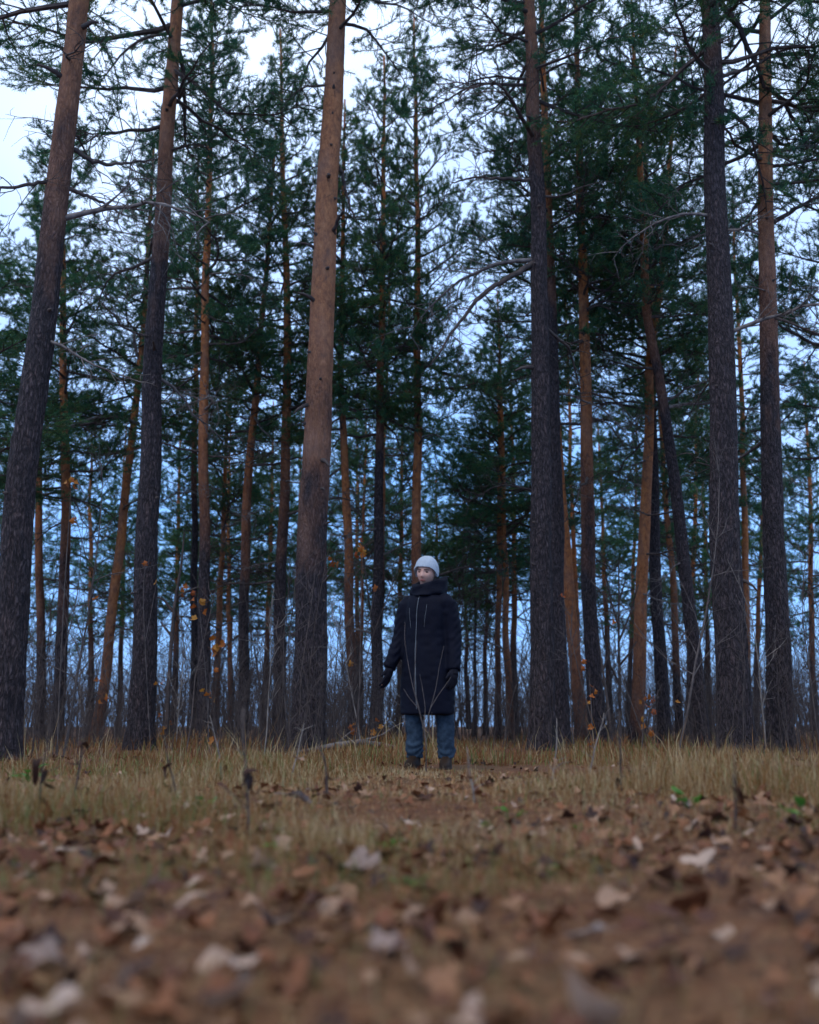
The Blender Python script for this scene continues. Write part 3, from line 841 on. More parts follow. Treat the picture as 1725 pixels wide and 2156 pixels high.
one_leaf(1030, 1800, .19, LEAF_ME[0], (-.35, -.2, .4), 'crinkled pinkish pale leaf beside the dark red one', (.5, .36, .32))
one_leaf(745, 1830, .22, LEAF_ME[1], (-.1, .05, 2.6), 'broad crinkled pale leaf left of the clearing centre', (.45, .37, .33))
one_leaf(90, 2040, .13, LEAF_ME[2], (.2, .2, .6), 'big pale leaf at the lower left of the foreground', (.5, .4, .35))
one_leaf(1395, 1870, .15, LEAF_ME[5], (-.3, .2, .9), 'peach coloured leaf right of the clearing centre', (.5, .27, .16))
one_leaf(1240, 1960, .11, LEAF_ME[3], (-.2, .3, 2.4), 'long pale leaf slanting above the large curled brown leaf', (.5, .47, .46))
one_leaf(622, 1700, .16, LEAF_ME[5], (-.5, .2, .2), 'pale leaf lying in the grass left of the person', (.6, .64, .72))

# ------------------------------------------------------------------ needle litter and dry grass
def blades(n, fy, fx, hr, seed, flat=.2, wid=.0022, green=.12, bare=.7):
    g = np.random.default_rng(seed)
    Y = fy(g, n); X = fx(g, n, Y)
    # gather into tufts
    k = np.floor(n / 14).astype(int); cx = X[:k]; cy = Y[:k]
    own = g.integers(0, k, n)
    X = np.where(g.uniform(size=n) < .7, cx[own] + g.normal(0, .05, n), X); Y = np.where(g.uniform(size=n) < .7, cy[own] + g.normal(0, .05, n), Y)
    dens = vnoise(np.stack([X * .9, Y * .9, X * 0], -1), 51) + .5 * vnoise(np.stack([X * 2.5, Y * 2.5, X * 0], -1), 52)
    keep = dens > g.uniform(-bare, .55, n); X, Y, dens = X[keep], Y[keep], dens[keep]; n = len(X)
    Z = gz(X, Y)
    lump = vnoise(np.stack([X * .55 + 4, Y * .4, X * 0], -1), 57)
    h = g.uniform(*hr, n) * np.clip(.8 + .7 * dens + .5 * lump, .3, 1.6)
    h *= 1 - .6 * np.exp(-((X - .14) / .5) ** 2 - ((Y - 8.0) / .7) ** 2)
    az = g.uniform(0, 6.28, n); ln = np.where(g.uniform(size=n) < flat, g.uniform(.9, 1.5, n), np.abs(g.normal(.25, .22, n)))
    b2 = ln + g.uniform(.1, .8, n)
    dirv = np.stack([np.cos(az), np.sin(az), az * 0], -1); up = np.array([0, 0, 1.0])
    base = np.stack([X, Y, Z - .01], -1)
    m = base + (dirv * np.sin(ln)[:, None] + up * np.cos(ln)[:, None]) * (h * .55)[:, None]
    t = m + (dirv * np.sin(b2)[:, None] + up * np.cos(b2)[:, None]) * (h * .45)[:, None]
    t[:, 2] = np.maximum(t[:, 2], gz(t[:, 0], t[:, 1]) + .006)
    a2 = az + g.uniform(.6, 2.5, n)
    sv = np.stack([np.cos(a2), np.sin(a2), a2 * 0], -1) * (wid * g.uniform(.6, 1.3, n) * np.clip(Y / 6, .7, 2.5))[:, None]
    V = np.stack([base - sv, base + sv, m - sv * .8, m + sv * .8, t], 1).reshape(-1, 3)
    i = np.arange(n)[:, None] * 5
    F = np.stack([i + [[0, 1, 3]], i + [[0, 3, 2]], i + [[2, 3, 4]]], 1).reshape(-1, 3)
    patch = vnoise(np.stack([X * .8 + 9, Y * .8, X * 0], -1), 53)
    rn = np.where(g.uniform(size=n) < np.clip(green + .25 * patch, 0.02, .5), g.uniform(.86, 1, n), np.clip(g.normal(.38 - .22 * patch, .22, n), 0, .8))
    return V, F, np.repeat(rn, 3)
mb = MB()
fxw = lambda g, n, Y: g.uniform(-1, 1, n) * (Y * .50 + .35)
gy = lambda a, b, p: (lambda g, n: a + b * g.uniform(size=n) ** p)
V, F, rn = blades(40000, gy(7.6, 6.0, .85), fxw, (.04, .19), 61, flat=.4, green=.22); mb.put(V, F, 0, rn)
V, F, rn = blades(92000, gy(2.4, 6.0, .9), fxw, (.06, .21), 66, flat=.5, green=.22, wid=.002, bare=1.2); mb.put(V, F, 0, np.where(rn < .82, np.clip(rn + .12, 0, .8), rn))
V, F, rn = blades(24000, gy(12.5, 14, 1), fxw, (.08, .30), 62, wid=.003); mb.put(V, F, 0, rn)
V, F, rn = blades(1100, gy(6.0, 8, .8), fxw, (.18, .45), 67, flat=.05, green=0, wid=.0018); mb.put(V, F, 0, np.clip(rn + .3, 0, .8))
fside = lambda g, n, Y: np.where(g.uniform(size=n) < .33, -1, 1) * (.42 * Y + .1) * g.uniform(.5, 1, n)
V, F, rn = blades(15000, gy(2.2, 5.0, .8), fside, (.05, .19), 63, flat=.3, green=.2); mb.put(V, F, 0, rn)
V, F, rn = blades(40000, gy(1.15, 2.8, .9), fxw, (.04, .12), 64, flat=.8, green=.10, wid=.0014, bare=1.2); mb.put(V, F, 0, rn * .92)
o = add('dry_grass', mb.mesh('dry_grass', [GRASS], False)); tag(o, 'straw coloured dry grass with a few green blades covering the clearing', 'grass', kind='stuff')

g = np.random.default_rng(65)
n = 60000
Y = 1.1 + 7 * g.uniform(size=n) ** 1.2; X = g.uniform(-1, 1, n) * (Y * .50 + .3)
az = g.uniform(0, 6.28, n); L = g.uniform(.035, .08, n)
p0 = np.stack([X, Y, gz(X, Y) + g.uniform(.001, .012, n)], -1)
d = np.stack([np.cos(az), np.sin(az), g.normal(0, .15, n)], -1) * L[:, None]
s = np.stack([-np.sin(az), np.cos(az), az * 0], -1) * (.0011 * np.maximum(1, Y / 2.2))[:, None]
V = np.stack([p0 - s, p0 + s, p0 + d], 1).reshape(-1, 3)
o = add('needle_litter', tri_mesh('needle_litter', V, np.arange(len(V)).reshape(-1, 3), [LITTER], None, False, g.uniform(0, 1, n)))
tag(o, 'rust coloured fallen pine needles strewn over the ground', 'litter', kind='stuff')

# ------------------------------------------------------------------ small plants, stalks and sticks of the clearing
def green_plant(u, v, s, n, label, seed, hue=.5):
    s *= .55
    g = np.random.default_rng(seed); p = at_ground(u, v)
    r = tag(add('green_plant', None, None, p), label, 'plant', 'green plants in the clearing')
    for i in range(n):
        az = g.uniform(0, 6.28); h = g.uniform(.4, 1.0) * s; el = g.uniform(.3, 1.0)
        d = np.array([math.cos(az) * math.cos(el), math.sin(az) * math.cos(el), math.sin(el)])
        V, F = leaf_geo('ovate', seed * 10 + i, .4, True, 12)
        V = V * s * g.uniform(.4, .7); V = V @ (rot_z(az) @ rot_y(-g.uniform(-.2, .7))).T + d * h
        mb = MB(); mb.put(V, F, 0, np.clip(hue + g.normal(0, .25), 0, 1)); mb.put(*tube(np.array([[0, 0, -.01], d * h * .6, d * h]), [.0025, .002, .0015], 3, False), 0, .2)
        add('leaf', mb.mesh('leaf', [GREEN]), r)
for i, (u, v, s, n, lb) in enumerate([
    (820, 1785, .11, 6, 'bright green leafy plant in the clearing in front of the person'), (700, 1790, .09, 4, 'small green plant left of the clearing centre'),
    (580, 1785, .10, 5, 'low green plant in the grass far left of the person'), (425, 1708, .16, 5, 'yellow green plant at the left of the clearing'),
    (1075, 1722, .15, 5, 'pale green plant in the grass below right of the person'), (1010, 1735, .12, 4, 'small green plant just right of the boots of the person'),
    (865, 1862, .09, 6, 'dark green sprig at the near end of the clearing'), (1222, 1748, .10, 4, 'tiny green plant right of the clearing centre'),
    (1695, 1760, .22, 4, 'dark green plant at the right edge of the foreground'), (1455, 1722, .16, 5, 'dark green plant in the right grass'),
    (1150, 1840, .08, 4, 'tiny green plant among pale leaves right of centre'), (60, 1660, .24, 8, 'green clump in the grass at the left edge')]):
    green_plant(u, v, s, n, lb, 400 + i)

def stalk(u, v, H, label, seed, dark=True, nl=5):
    H *= .8; nl = (nl + 1) // 2
    g = np.random.default_rng(seed); p = at_ground(u, v)
    r = tag(add('dry_weed', None, None, p), label, 'weed', 'dry weeds in the clearing')
    path = wander((0, 0, -.02), (g.normal(0, .08), 0, 1), H, 9, .07, .04, g)
    mb = MB(); mb.put(*tube(path, np.linspace(.006, .002, 9), 5))
    for i in range(4):
        a = g.integers(2, 8); b = wander(path[a], (g.normal(), g.normal(), .8), H * g.uniform(.12, .3), 4, .25, 0, g)
        mb.put(*tube(b, np.linspace(.0025, .0012, 4), 3, False))
    add('stem', mb.mesh('stem', [TWIG if dark else PALEBRUSH]), r)
    for i in range(nl):
        a = g.integers(1, 6); V, F = leaf_geo('oak', seed + i, 1.4, True, 12)
        V = (V * g.uniform(.05, .09)) @ (rot_z(g.uniform(0, 6.28)) @ rot_y(g.uniform(.3, 1.3))).T + path[a] + g.normal(0, .012, 3) - np.array([0, 0, .03])
        m2 = MB(); m2.put(V, F, 0, g.uniform(0, .12 if dark else .8)); add('leaf', m2.mesh('leaf', [LEAF_S]), r)
for i, (u, v, H, lb, dk, nl) in enumerate([
    (528, 1752, .62, 'dark withered weed standing left in the clearing', True, 9), (150, 1700, .65, 'dark dry weed at the left in the blurred grass', True, 5),
    (88, 1720, .50, 'dark dry weed nearest the left edge', True, 5), (1310, 1690, .52, 'slanting dark weed stalk in the right grass', True, 3),
    (465, 1650, .55, 'pale dry stalk left of the dark withered weed', False, 3), (372, 1690, .40, 'dark bent stalk at the left edge of the clearing', True, 4),
    (690, 1690, .42, 'dry brown weed between the withered weed and the person', True, 6), (1000, 1700, .34, 'pale dry stalk right of the boots of the person', False, 3),
    (1160, 1655, .55, 'pale tall dry stalk behind the right grass', False, 2), (1240, 1650, .60, 'tall dry stalk in front of the straight two tone pine', False, 2),
    (610, 1650, .50, 'thin dry stalk in front of the thickest pine', False, 2), (1550, 1760, .35, 'dry weed in the blurred right grass', True, 5)]):
    stalk(u, v, H, lb, 450 + i * 20, dk, nl)

# broken branch on the ground left of the person
p = at_ground(742, 1592)
r = tag(add('broken_branch', None, None, p), 'grey broken branch lying in the grass left of the person', 'branch')
g = np.random.default_rng(33)
pth = np.array([[-.85, 0, .0], [-.5, .02, .06], [-.2, .0, .12], [.1, -.02, .16], [.4, .05, .12], [.75, .1, .05]])
add('limb', MB().put(*tube(pth, [.02, .03, .038, .034, .025, .014], 8)).mesh('limb', [DEADWOOD]), r)
for a, b in (((0.05, 0, .16), (.55, .1, .22)), ((-.2, 0, .12), (-.05, .05, .3)), ((.1, 0, .16), (.25, .05, .3))):
    q = wander(a, np.array(b) - np.array(a), np.linalg.norm(np.array(b) - np.array(a)) * 1.3, 5, .15, 0, g)
    add('twig', MB().put(*tube(q, np.linspace(.014, .004, 5), 5)).mesh('twig', [DEADWOOD]), r)

# sapling that stands before the person
def drawn_sapling(label, base_uv, Yd, strokes, mat, rbase, leaves=(), cat='sapling', group=None, name='bare_sapling', lrn=.5, seed=3):
    g = np.random.default_rng(seed)
    b = P(*base_uv, Yd); b[2] = gz1(b[0], Yd) - .02
    r = tag(add(name, None, None, b), label, cat, group)
    mb = MB()
    for st in strokes:
        path = np.array([P(u, v, Yd + g.normal(0, .03)) for u, v in st]) - b
        if st[0] == base_uv: path[0] = 0
        s = np.linspace(0, len(path) - 1, 4 * len(path)); idx = np.arange(len(path))
        path = np.stack([np.interp(s, idx, path[:, c]) for c in range(3)], -1)
        for _ in range(2):
            for c in range(3): path[1:-1, c] = np.convolve(path[:, c], [.25, .5, .25], 'valid')
        k = 1.0 if st[0] == base_uv else .65
        mb.put(*tube(path, np.linspace(rbase * k, rbase * .3, len(path)), 5, False))
    add('stem', mb.mesh('stem', [mat]), r)
    for i, (u, v, n, s) in enumerate(leaves):
        for q in range(n):
            V, F = leaf_geo('maple', seed * 50 + i * 9 + q, .5, True, 14)
            c = P(u + g.normal(0, 9 if n > 1 else 1), v + g.normal(0, 11 if n > 1 else 1), Yd + g.normal(0, .1)) - b
            V = (V * s * g.uniform(.8, 1.2)) @ (rot_z(g.uniform(0, 6.28)) @ rot_x(g.uniform(.5, 1.8))).T + c
            m2 = MB(); m2.put(V, F, 0, g.uniform(0, 1)); add('leaf', m2.mesh('leaf', [ORANGE]), r)
    return r
drawn_sapling('pale bare sapling with forked twigs right in front of the person', (897, 1618), 8.15,
    [[(897, 1618), (898, 1570), (893, 1530), (885, 1500)], [(895, 1545), (882, 1495), (868, 1440), (860, 1400), (852, 1350), (853, 1310)], [(885, 1500), (872, 1450), (874, 1400), (878, 1350)],
     [(895, 1530), (907, 1490), (918, 1450), (926, 1400), (935, 1360)], [(893, 1530), (896, 1490), (890, 1450), (884, 1420)], [(907, 1490), (922, 1465), (940, 1440), (950, 1425)], [(880, 1490), (862, 1470), (850, 1450)], [(898, 1560), (905, 1530), (910, 1500)]], BRUSH, .005)
SAPO = 'saplings that still hold orange leaves'
drawn_sapling('dark young tree holding a few orange leaves, left of the close pair', (350, 1560), 20, [[(350, 1560), (357, 1400), (366, 1280), (383, 1184), (388, 1120)], [(366, 1290), (345, 1262), (325, 1255)], [(368, 1260), (395, 1245), (420, 1235)], [(362, 1340), (338, 1310)]], TWIG, .05,
    [(392, 1247, 4, .13), (350, 1545, 5, .12), (347, 1520, 3, .12), (342, 1438, 1, .12)], 'tree', SAPO, 'young_tree', seed=5)
drawn_sapling('sapling with orange leaves in front of the close pair of pines', (440, 1600), 14, [[(440, 1600), (438, 1500), (432, 1400), (418, 1265)], [(438, 1500), (445, 1400), (455, 1340)]], BRUSH, .012,
    [(413, 1265, 4, .11), (456, 1370, 7, .11), (420, 1300, 2, .10), (442, 1460, 4, .10), (440, 1555, 4, .11), (448, 1345, 1, .1), (458, 1410, 1, .1)], 'sapling', SAPO, 'leafy_sapling', seed=6)
drawn_sapling('sapling with an orange leaf cluster between the thickest pine and the person', (752, 1580), 15, [[(752, 1580), (757, 1450), (760, 1300), (764, 1165)], [(760, 1300), (735, 1220), (702, 1176)], [(757, 1400), (775, 1320), (790, 1240)]], BRUSH, .011,
    [(762, 1160, 7, .11), (701, 1176, 3, .11), (792, 1240, 1, .11), (748, 1530, 4, .1), (795, 1540, 3, .1), (740, 1400, 1, .1)], 'sapling', SAPO, 'leafy_sapling', seed=7)
drawn_sapling('sapling with rusty leaves at the foot of the straight two tone pine', (1250, 1590), 13.5, [[(1250, 1590), (1245, 1480), (1240, 1410)], [(1247, 1520), (1215, 1400), (1185, 1250)]], BRUSH, .01,
    [(1243, 1465, 5, .09), (1238, 1410, 2, .09), (1183, 1250, 2, .1), (1246, 1550, 4, .09)], 'sapling', SAPO, 'leafy_sapling', seed=8)
drawn_sapling('sapling with yellow brown leaves below the crossing trunks', (1352, 1590), 15, [[(1352, 1590), (1356, 1500), (1365, 1440)], [(1354, 1520), (1375, 1480), (1395, 1440)], [(1352, 1540), (1300, 1400), (1293, 1320)]], BRUSH, .011,
    [(1358, 1500, 4, .1), (1370, 1475, 4, .09), (1428, 1480, 1, .09), (1297, 1312, 1, .1), (1365, 1535, 3, .1)], 'sapling', SAPO, 'leafy_sapling', seed=9)
drawn_sapling('sapling with scattered orange leaves at the left edge', (120, 1600), 13, [[(120, 1600), (125, 1450), (135, 1250), (145, 1100), (150, 1020)], [(128, 1400), (165, 1250), (175, 1090)]], BRUSH, .011,
    [(147, 1015, 4, .1), (155, 1025, 2, .1), (165, 1090, 2, .1), (12, 1370, 3, .1), (200, 1260, 1, .1), (215, 1470, 3, .09)], 'sapling', SAPO, 'leafy_sapling', seed=10)
drawn_sapling('sapling with two orange leaves on the big dark left trunk', (318, 1590), 14.5, [[(318, 1590), (310, 1450), (300, 1250), (308, 1180)], [(306, 1350), (322, 1270), (330, 1225)]], BRUSH, .009,
    [(306, 1186, 1, .1), (329, 1226, 1, .1), (330, 1440, 1, .08), (215, 1430, 2, .08)], 'sapling', SAPO, 'leafy_sapling', seed=11)
drawn_sapling('dark bare young tree with wide branches between the big right trunks', (1305, 1570), 21, [[(1305, 1570), (1306, 1450), (1303, 1350), (1304, 1250), (1303, 1180)], [(1304, 1350), (1325, 1300), (1345, 1230)], [(1304, 1320), (1285, 1260), (1275, 1200)], [(1306, 1400), (1330, 1370), (1340, 1350)], [(1303, 1270), (1318, 1220)], [(1305, 1440), (1280, 1390), (1265, 1300)]], TWIG, .04, (), 'tree', None, 'young_tree', seed=12)
drawn_sapling('slanting dark young stem left of the crossing trunks', (1290, 1580), 18, [[(1290, 1580), (1284, 1510), (1268, 1400), (1260, 1340)], [(1276, 1450), (1262, 1420)], [(1270, 1410), (1285, 1370)]], TWIG, .035, (), 'tree', None, 'young_tree', seed=13)

# ------------------------------------------------------------------ the person
def remeshed(V, F, voxel, smooth=4):
    me = tri_mesh('tmp', V, F)
    o = bpy.data.objects.new('tmp', me); COL.objects.link(o)
    m = o.modifiers.new('r', 'REMESH'); m.mode = 'VOXEL'; m.voxel_size = voxel; m.use_smooth_shade = True
    if smooth:
        m2 = o.modifiers.new('s', 'SMOOTH'); m2.iterations = smooth; m2.factor = .5
    dg = bpy.context.evaluated_depsgraph_get()
    res = bpy.data.meshes.new_from_object(o.evaluated_get(dg))
    bpy.data.objects.remove(o); bpy.data.meshes.remove(me)
    return res

def displace(me, fn):
    n = len(me.vertices)
    co = np.empty(n * 3, np.float32); no = np.empty(n * 3, np.float32)
    me.vertices.foreach_get('co', co); me.vertices.foreach_get('normal', no)
    co = co.reshape(-1, 3).astype(float); no = no.reshape(-1, 3)
    co = co + no * fn(co)[:, None]
    me.vertices.foreach_set('co', co.astype(np.float32).ravel()); me.update()
    me.polygons.foreach_set('use_smooth', np.ones(len(me.polygons), bool))
    return me

def loft(secs, n=28, yaw=0.0, sq=2.3):
    """closed loft through elliptic sections (cx, cy, cz, rx, ry)"""
    th = np.arange(n) * 2 * math.pi / n
    c, s = np.cos(th), np.sin(th)
    ex = np.sign(c) * np.abs(c) ** (2 / sq); ey = np.sign(s) * np.abs(s) ** (2 / sq)
    Vs = []
    for cx, cy, cz, rx, ry in secs:
        x, y = ex * rx, ey * ry
        Vs.append(np.stack([cx + x * math.cos(yaw) - y * math.sin(yaw), cy + x * math.sin(yaw) + y * math.cos(yaw), np.full(n, cz)], -1))
    m = len(secs); V = np.concatenate(Vs)
    i = np.arange(m - 1)[:, None] * n; j = np.arange(n)[None]; j2 = (j + 1) % n
    q = np.stack([i + j, i + j2, i + n + j2, i + n + j], -1).reshape(-1, 4)
    F = np.concatenate([q[:, [0, 1, 2]], q[:, [0, 2, 3]]])
    k = np.arange(n); k2 = (k + 1) % n
    a, b = len(V), len(V) + 1
    V = np.concatenate([V, [[secs[0][0], secs[0][1], secs[0][2]]], [[secs[-1][0], secs[-1][1], secs[-1][2]]]])
    F = np.concatenate([F, np.stack([np.full(n, a), k2, k], -1), np.stack([np.full(n, b), (m - 1) * n + k, (m - 1) * n + k2], -1)])
    return V, F

def ball(c, r, n=16, Mx=None):
    u = np.linspace(0, math.pi, n)[1:-1]; w = np.arange(2 * n) * math.pi / n
    V = np.concatenate([np.stack([np.sin(u)[:, None] * np.cos(w), np.sin(u)[:, None] * np.sin(w), np.repeat(np.cos(u)[:, None], 2 * n, 1)], -1).reshape(-1, 3), [[0, 0, 1]], [[0, 0, -1]]])
    m = n - 2; k = 2 * n
    i = np.arange(m - 1)[:, None] * k; j = np.arange(k)[None]; j2 = (j + 1) % k
    q = np.stack([i + j, i + k + j, i + k + j2, i + j2], -1).reshape(-1, 4)
    F = np.concatenate([q[:, [0, 1, 2]], q[:, [0, 2, 3]]])
    kk = np.arange(k); k2 = (kk + 1) % k
    F = np.concatenate([F, np.stack([np.full(k, m * k), kk, k2], -1), np.stack([np.full(k, m * k + 1), (m - 1) * k + k2, (m - 1) * k + kk], -1)])
    V = V * np.asarray(r)
    if Mx is not None: V = V @ Mx.T
    return V + np.asarray(c), F

def spline(pts, n):
    pts = np.array(pts, float); s = np.linspace(0, len(pts) - 1, n); i = np.arange(len(pts))
    q = np.stack([np.interp(s, i, pts[:, c]) for c in range(pts.shape[1])], -1)
    for _ in range(4):
        q[1:-1] = .25 * q[:-2] + .5 * q[1:-1] + .25 * q[2:]
    return q

SKIN = cloth_material('skin', (0.46, 0.25, 0.19), (0.60, 0.35, 0.28), 25, .05, .5)
COAT = cloth_material('navy_coat', (0.0014, 0.0019, 0.006), (0.0032, 0.0044, 0.013), 120, .3, .75)
KNIT = cloth_material('grey_knit', (0.28, 0.32, 0.37), (0.42, 0.47, 0.53), 90, .6, .95)
DENIM = cloth_material('blue_denim', (0.009, 0.017, 0.03), (0.042, 0.068, 0.10), 40, .3, .9)
BOOTM = cloth_material('brown_boot', (0.012, 0.007, 0.005), (0.032, 0.018, 0.011), 30, .3, .6)
GLOVE = cloth_material('dark_glove', (0.006, 0.006, 0.01), (0.013, 0.013, 0.02), 80, .4, .8)
ZIPM = cloth_material('zip_metal', (0.07, 0.08, 0.09), (0.20, 0.22, 0.24), 200, .2, .4)
DARKM = cloth_material('dark_hair', (0.02, 0.012, 0.009), (0.05, 0.03, 0.02), 60, .2, .6)
LIPM = cloth_material('lip_skin', (0.26, 0.075, 0.065), (0.36, 0.12, 0.10), 60, .1, .45)

pp = P(900, 1618, 8.55); pp[2] = gz1(pp[0], 8.7) - .012
person = tag(add('person', None, None, pp), 'person in a dark navy hooded coat, pale grey beanie and jeans standing in the clearing', 'person')
YAW = R(-30)
head_c = np.array([-.004, -.01, 1.578]); HY = rot_z(R(-22)) @ rot_x(R(8)) @ rot_y(R(5))

def head_geo():
    V, F = ball((0, 0, 0), (1, 1, 1), 40)
    x, y, z = V[:, 0] * .073, V[:, 1] * .090, V[:, 2] * .116
    dn = np.clip(-V[:, 2], 0, 1)
    x = x * (1 - .36 * dn ** 1.8); y = np.where(y > 0, y * (1 - .45 * dn), y * (1 - .12 * dn ** 2))
    fr = np.clip(-V[:, 1] * 1.6, 0, 1)
    G = lambda a, b, sx, sz: np.exp(-((x - a) / sx) ** 2 - ((z - b) / sz) ** 2)
    y = y + fr * (-.024 * G(0, -.026, .012, .016) - .012 * G(0, -.002, .009, .026)
                  + .011 * (G(.031, .010, .017, .012) + G(-.031, .010, .017, .012)) - .004 * (G(.03, .032, .025, .009) + G(-.03, .032, .025, .009))
                  - .006 * G(0, -.061, .026, .014) + .004 * G(0, -.077, .025, .008) - .009 * G(0, -.097, .022, .016)
                  - .005 * (G(.042, -.028, .022, .024) + G(-.042, -.028, .022, .024)))
    return np.stack([x, y, z], -1) @ HY.T + head_c, F

SH_R, EL_R, WR_R = np.array([-.155, .080, 1.325]), np.array([-.208, .10, 1.06]), np.array([-.300, .03, .815])
SH_L, EL_L, WR_L = np.array([.168, -.080, 1.325]), np.array([.218, -.085, 1.06]), np.array([.212, -.155, .79])
HIP_R, KN_R, AN_R = np.array([-.09, .03, .86]), np.array([-.106, .01, .47]), np.array([-.100, .05, .09])
HIP_L, KN_L, AN_L = np.array([.10, -.03, .86]), np.array([.142, -.045, .47]), np.array([.152, -.01, .09])
TIP_R = np.array([-.335, -.005, .64]); TIP_L = np.array([.205, -.185, .63])

def hand_geo(wr, tip, thumb, rad=1.0):
    d = norm(tip - wr); L = np.linalg.norm(tip - wr)
    side = norm(thumb - d * (thumb @ d)); nrm = np.cross(d, side)
    mb = MB()
    Mx = np.stack([side, nrm, d], 1)
    mb.put(*ball(wr + d * L * .30, (.042 * rad, .022 * rad, L * .32), 12, Mx))
    for k, (o, ln) in enumerate(((.030, .44), (.010, .50), (-.010, .46), (-.029, .37))):
        a = wr + d * L * .50 + side * o
        pts = spline([a, a + d * L * ln * .4 + nrm * .006 + side * o * .15, a + d * L * ln * .75 + nrm * .020 + side * o * .2, a + d * L * ln + nrm * .038 + side * o * .2], 8)
        mb.put(*tube(pts, np.linspace(.0105, .008, 8) * rad, 8)); mb.put(*ball(pts[-1], .008 * rad, 8))
    a = wr + d * L * .2 + side * .028
    pts = spline([a, a + side * .025 + d * L * .16, a + side * .034 + d * L * .34 + nrm * .012], 7)
    mb.put(*tube(pts, np.linspace(.014, .009, 7) * rad, 8)); mb.put(*ball(pts[-1], .009 * rad, 8))
    return mb.arrays()[:2]

# body: one continuous skin surface
mb = MB()
mb.put(*head_geo())
mb.put(*tube(np.array([[.0, .03, 1.38], [.0, .02, 1.45], [-.002, .012, 1.52]]), [.060, .054, .052], 20))
mb.put(*loft([(0, 0, .82, .15, .11), (0, 0, .95, .165, .115), (0, 0, 1.10, .145, .10), (0, 0, 1.25, .155, .10), (0, 0, 1.33, .13, .075), (0, .01, 1.40, .07, .055)], 28, YAW))
for a, b, c in ((SH_R, EL_R, WR_R), (SH_L, EL_L, WR_L)):
    a = a + np.array([-a[0] * .2, 0, -.03]); mb.put(*tube(spline([a, b, c], 14), np.linspace(.040, .026, 14), 14)); mb.put(*ball(a, .042, 10))
for a, b, c in ((HIP_R, KN_R, AN_R), (HIP_L, KN_L, AN_L)):
    mb.put(*tube(spline([a, b, c], 16), np.interp(np.linspace(0, 1, 16), [0, .5, .65, 1], [.085, .055, .056, .038]), 14)); mb.put(*ball(a, .09, 10))
    mb.put(*ball(c + np.array([-.012, -.035, -.035]), (.030, .07, .028), 12))
for w, tp, th in ((WR_R, TIP_R, np.array([-.6, -.8, 0])), (WR_L, TIP_L, np.array([-.8, -.6, 0]))):
    mb.put(*hand_geo(w, tp, th, .88))
V, F = mb.arrays()[:2]
me = remeshed(V, F, .0062, 1); me.materials.append(SKIN); me.polygons.foreach_set('use_smooth', np.ones(len(me.polygons), bool))
body = add('body', me, person)

# face details, placed in the frame of the head
def face_pt(x, y, z): return HY @ np.array([x, y, z]) + head_c
for sx in (-1, 1):
    add('eye', MB().put(*ball(face_pt(.031 * sx, -.0715, .008), (.0135, .008, .0062), 10, HY)).mesh('eye', [DARKM]), body)
    br = spline([face_pt(.014 * sx, -.089, .026), face_pt(.032 * sx, -.084, .031), face_pt(.052 * sx, -.066, .024)], 8)
    add('eyebrow', MB().put(*tube(br, np.linspace(.004, .0025, 8), 6)).mesh('eyebrow', [DARKM]), body)
lp = spline([face_pt(-.025, -.082, -.060), face_pt(-.010, -.0945, -.057), face_pt(0, -.096, -.060), face_pt(.010, -.0945, -.057), face_pt(.025, -.082, -.060)], 12)
add('lips', MB().put(*tube(lp, np.interp(np.linspace(0, 1, 12), [0, .5, 1], [.002, .0062, .002]), 8)).mesh('lips', [LIPM]), body)

# beanie
V, F = ball((0, 0, 0), (1, 1, 1), 36)
x, y, z = V[:, 0] * .099, V[:, 1] * .112, V[:, 2] * .128
brim = np.where(V[:, 1] < 0, .040 - .085 * (1 + V[:, 1]) ** 1.5, -.048)      # low over the ears and the nape
z2 = np.maximum(z, brim)
inw = np.where(z < brim - .012, .80, 1.0)
k = np.where((z > brim) & (z < brim + .03), 1.02, 1.0)
V = np.stack([x * inw * k, y * inw * k + .004, np.where(z < brim - .012, brim + .02, z2)], -1) @ HY.T + head_c + np.array([.002, .004, .014])
me = tri_mesh('beanie', V, F, [KNIT])
displace(me, lambda c: .0022 * np.sin(np.arctan2(c[:, 1], c[:, 0]) * 46) + vnoise(c * 22, 7) * .003)
add('beanie', me, person)

# coat
mb = MB()
mb.put(*loft([(0.0, 0, .43, .226, .160), (0, 0, .44, .230, .165), (0, 0, .60, .230, .165), (0, 0, .80, .218, .158), (0, 0, .95, .200, .148), (0, 0, 1.08, .186, .140), (0, 0, 1.25, .192, .144), (0, 0, 1.34, .178, .128), (0, .005, 1.395, .14, .105), (.005, .01, 1.44, .10, .085)], 40, YAW, 2.2))
for a, b, c, e in ((SH_R, EL_R, WR_R, norm(WR_R - EL_R)), (SH_L, EL_L, WR_L, norm(WR_L - EL_L))):
    mb.put(*ball(a + np.array([-a[0] * .12, 0, -.01]), .083, 14))
    mb.put(*tube(spline([a, a * .5 + b * .5, b, b * .5 + c * .5, c + e * .02], 18), np.interp(np.linspace(0, 1, 18), [0, .3, .55, .9, 1], [.082, .076, .069, .058, .056]), 20))
V, F = mb.arrays()[:2]
me = remeshed(V, F, .010, 14); me.materials.append(COAT)
def folds(c):
    f = vnoise(np.stack([c[:, 0] * 9, c[:, 1] * 9, c[:, 2] * 3.2], -1), 15) * .011 + vnoise(c * np.array([20, 20, 30]), 16) * .004
    arm = np.clip((np.abs(c[:, 0]) - .2) / .04, 0, 1)
    f += arm * np.sin(c[:, 2] * 95 + 3 * np.sin(c[:, 0] * 40)) * .0035
    return f
displace(me, folds)
coat = add('coat', me, person)

